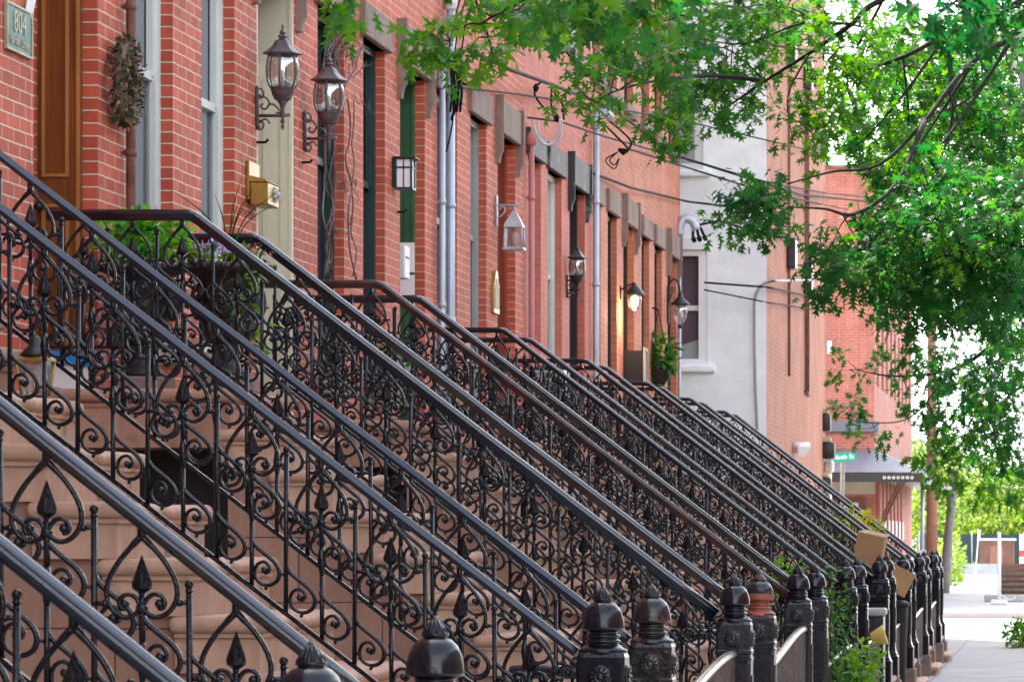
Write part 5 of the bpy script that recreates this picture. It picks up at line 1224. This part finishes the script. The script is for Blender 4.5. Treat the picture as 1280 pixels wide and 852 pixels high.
def far_tree(label,px,y,h,r,n,leaf,lm,seed,tint=.5):
    rng=np.random.default_rng(seed); x=px2x(px,y)
    t=thing('leafy_tree',label,'tree',(x,y,0),'trees beyond the crossing')
    tb=MB(); tb.tube([(0,0,-.2),(0.05,0,h*.4),(0,.1,h*.8)],[.22,.17,.05],8)
    pts=[]
    for i in range(22):
        u=rng.normal(size=3); u/=np.linalg.norm(u); c=np.array((u[0]*r*.75,u[1]*r*.75,h*.62+u[2]*h*.30)); pts.append(c)
        if i<9: tb.tube([(0,0,h*.35),tuple(c*.5+np.array((0,0,h*.2))),tuple(c)],[.09,.05,.02],5)
    tb.build('trunk',M['greytrunk'],t)
    P=[]
    for c in pts: P.append(blob(c,(r*.36,r*.36,h*.15),n,leaf,tint+rng.normal(0,.2),.2,.7,.2,.3))
    leaf_mass('crown',P,lm,'oval',t); return t
far_tree('yellow-green tree leftmost beyond the crossing',1196,205,5.0,3.4,150,.34,M['leafB'],31,.6)
far_tree('pale sunlit tree in the middle beyond the crossing',1232,225,5.4,3.8,150,.36,M['leafB'],32,.75)
far_tree('bright green tree rightmost beyond the crossing',1272,200,5.2,3.6,150,.34,M['leafB'],33,.35)
far_tree('dim green tree between store and brown pole',1150,215,6.5,3.0,110,.34,M['leafB'],34,.5)
far_tree('taller tree rising behind the brown pole',1170,240,8.0,3.2,110,.4,M['leafB'],35,.45)
far_tree('low tree behind the shed',1252,235,4.8,3.4,130,.34,M['leafB'],36,.6)
far_tree('low tree past the right frame edge',1300,215,5.6,3.6,110,.34,M['leafB'],37,.5)
o=leaf_mass('shrubbery',[blob((0,0,1.3),(7.5,1.6,2.0),4200,.34,.55,.3,.7,-.1,.1)],M['leafB'],'oval',None,(px2x(1235,196),196,0)); o['kind']='stuff'; o['label']='mass of green undergrowth before the far trees'; o['category']='undergrowth'
o=leaf_mass('hedge',[blob((0,0,.8),(.5,6,1.0),900,.2,.5,.3,.7,-.1,.2)],M['leafB'],'oval',None,(px2x(1188,130),130,0)); tag(o,'green hedge along the left of the far pavement','hedge')

# ------------------------------------------------------------------ light, sky, camera
SUN_EL,SX,SY=R(54),-.50,.866
w=bpy.data.worlds.new('World'); SC.world=w; w.use_nodes=True; nt=w.node_tree; bg=nt.nodes['Background']
sky=nt.nodes.new('ShaderNodeTexSky'); sky.sky_type='NISHITA'; sky.sun_disc=False; sky.sun_elevation=SUN_EL; sky.sun_rotation=math.atan2(SX,SY); sky.air_density=1.0; sky.dust_density=3.0; sky.ozone_density=1
hs_=nt.nodes.new('ShaderNodeHueSaturation'); hs_.inputs['Saturation'].default_value=1.15; nt.links.new(sky.outputs[0],hs_.inputs['Color'])
# thin bright cloud veil over the sky
tcw=nt.nodes.new('ShaderNodeTexCoord'); nzw=nt.nodes.new('ShaderNodeTexNoise'); nzw.inputs['Scale'].default_value=2.0; nzw.inputs['Detail'].default_value=5; nt.links.new(tcw.outputs['Generated'],nzw.inputs['Vector'])
mrw=nt.nodes.new('ShaderNodeMapRange'); mrw.inputs[1].default_value=.3; mrw.inputs[2].default_value=.7; mrw.inputs[3].default_value=.7; mrw.inputs[4].default_value=1.0; nt.links.new(nzw.outputs['Fac'],mrw.inputs[0])
sx=nt.nodes.new('ShaderNodeSeparateXYZ'); nt.links.new(tcw.outputs['Generated'],sx.inputs[0])
mz=nt.nodes.new('ShaderNodeMapRange'); mz.inputs[1].default_value=.22; mz.inputs[2].default_value=.72; mz.inputs[3].default_value=1.0; mz.inputs[4].default_value=.22; nt.links.new(sx.outputs['Z'],mz.inputs[0])
mm_=nt.nodes.new('ShaderNodeMath'); mm_.operation='MULTIPLY'; nt.links.new(mrw.outputs[0],mm_.inputs[0]); nt.links.new(mz.outputs[0],mm_.inputs[1])
mxw=nt.nodes.new('ShaderNodeMixRGB'); mxw.inputs[2].default_value=(9.8,9.9,10.0,1); nt.links.new(mm_.outputs[0],mxw.inputs[0]); nt.links.new(hs_.outputs[0],mxw.inputs[1])
nt.links.new(mxw.outputs[0],bg.inputs['Color']); bg.inputs['Strength'].default_value=.12
sl=bpy.data.lights.new('sun','SUN'); sl.energy=3.2; sl.angle=R(.6); sl.color=(1,.95,.86)
so=bpy.data.objects.new('sun',sl); COL.objects.link(so)
d=Vector((SX*math.cos(SUN_EL),SY*math.cos(SUN_EL),math.sin(SUN_EL))); so.rotation_euler=d.to_track_quat('Z','Y').to_euler(); so.location=d*40
cam=bpy.data.cameras.new('camera'); co=bpy.data.objects.new('camera',cam); COL.objects.link(co)
co.location=(0,0,CAMZ); co.rotation_euler=(R(90),0,0); cam.sensor_width=36; cam.lens=36*FPX/1280
cam.shift_x=-(VX-640)/1280; cam.shift_y=(VY-426)/1280; cam.clip_start=.1; cam.clip_end=3000
cam.dof.use_dof=True; cam.dof.focus_distance=18.5; cam.dof.aperture_fstop=16
SC.camera=co
SC.view_settings.view_transform='Standard'; SC.view_settings.look='None'; SC.view_settings.exposure=2.1; SC.view_settings.gamma=1
SC.render.engine='CYCLES'; SC.cycles.max_bounces=6; SC.cycles.transparent_max_bounces=12; SC.cycles.use_denoising=True
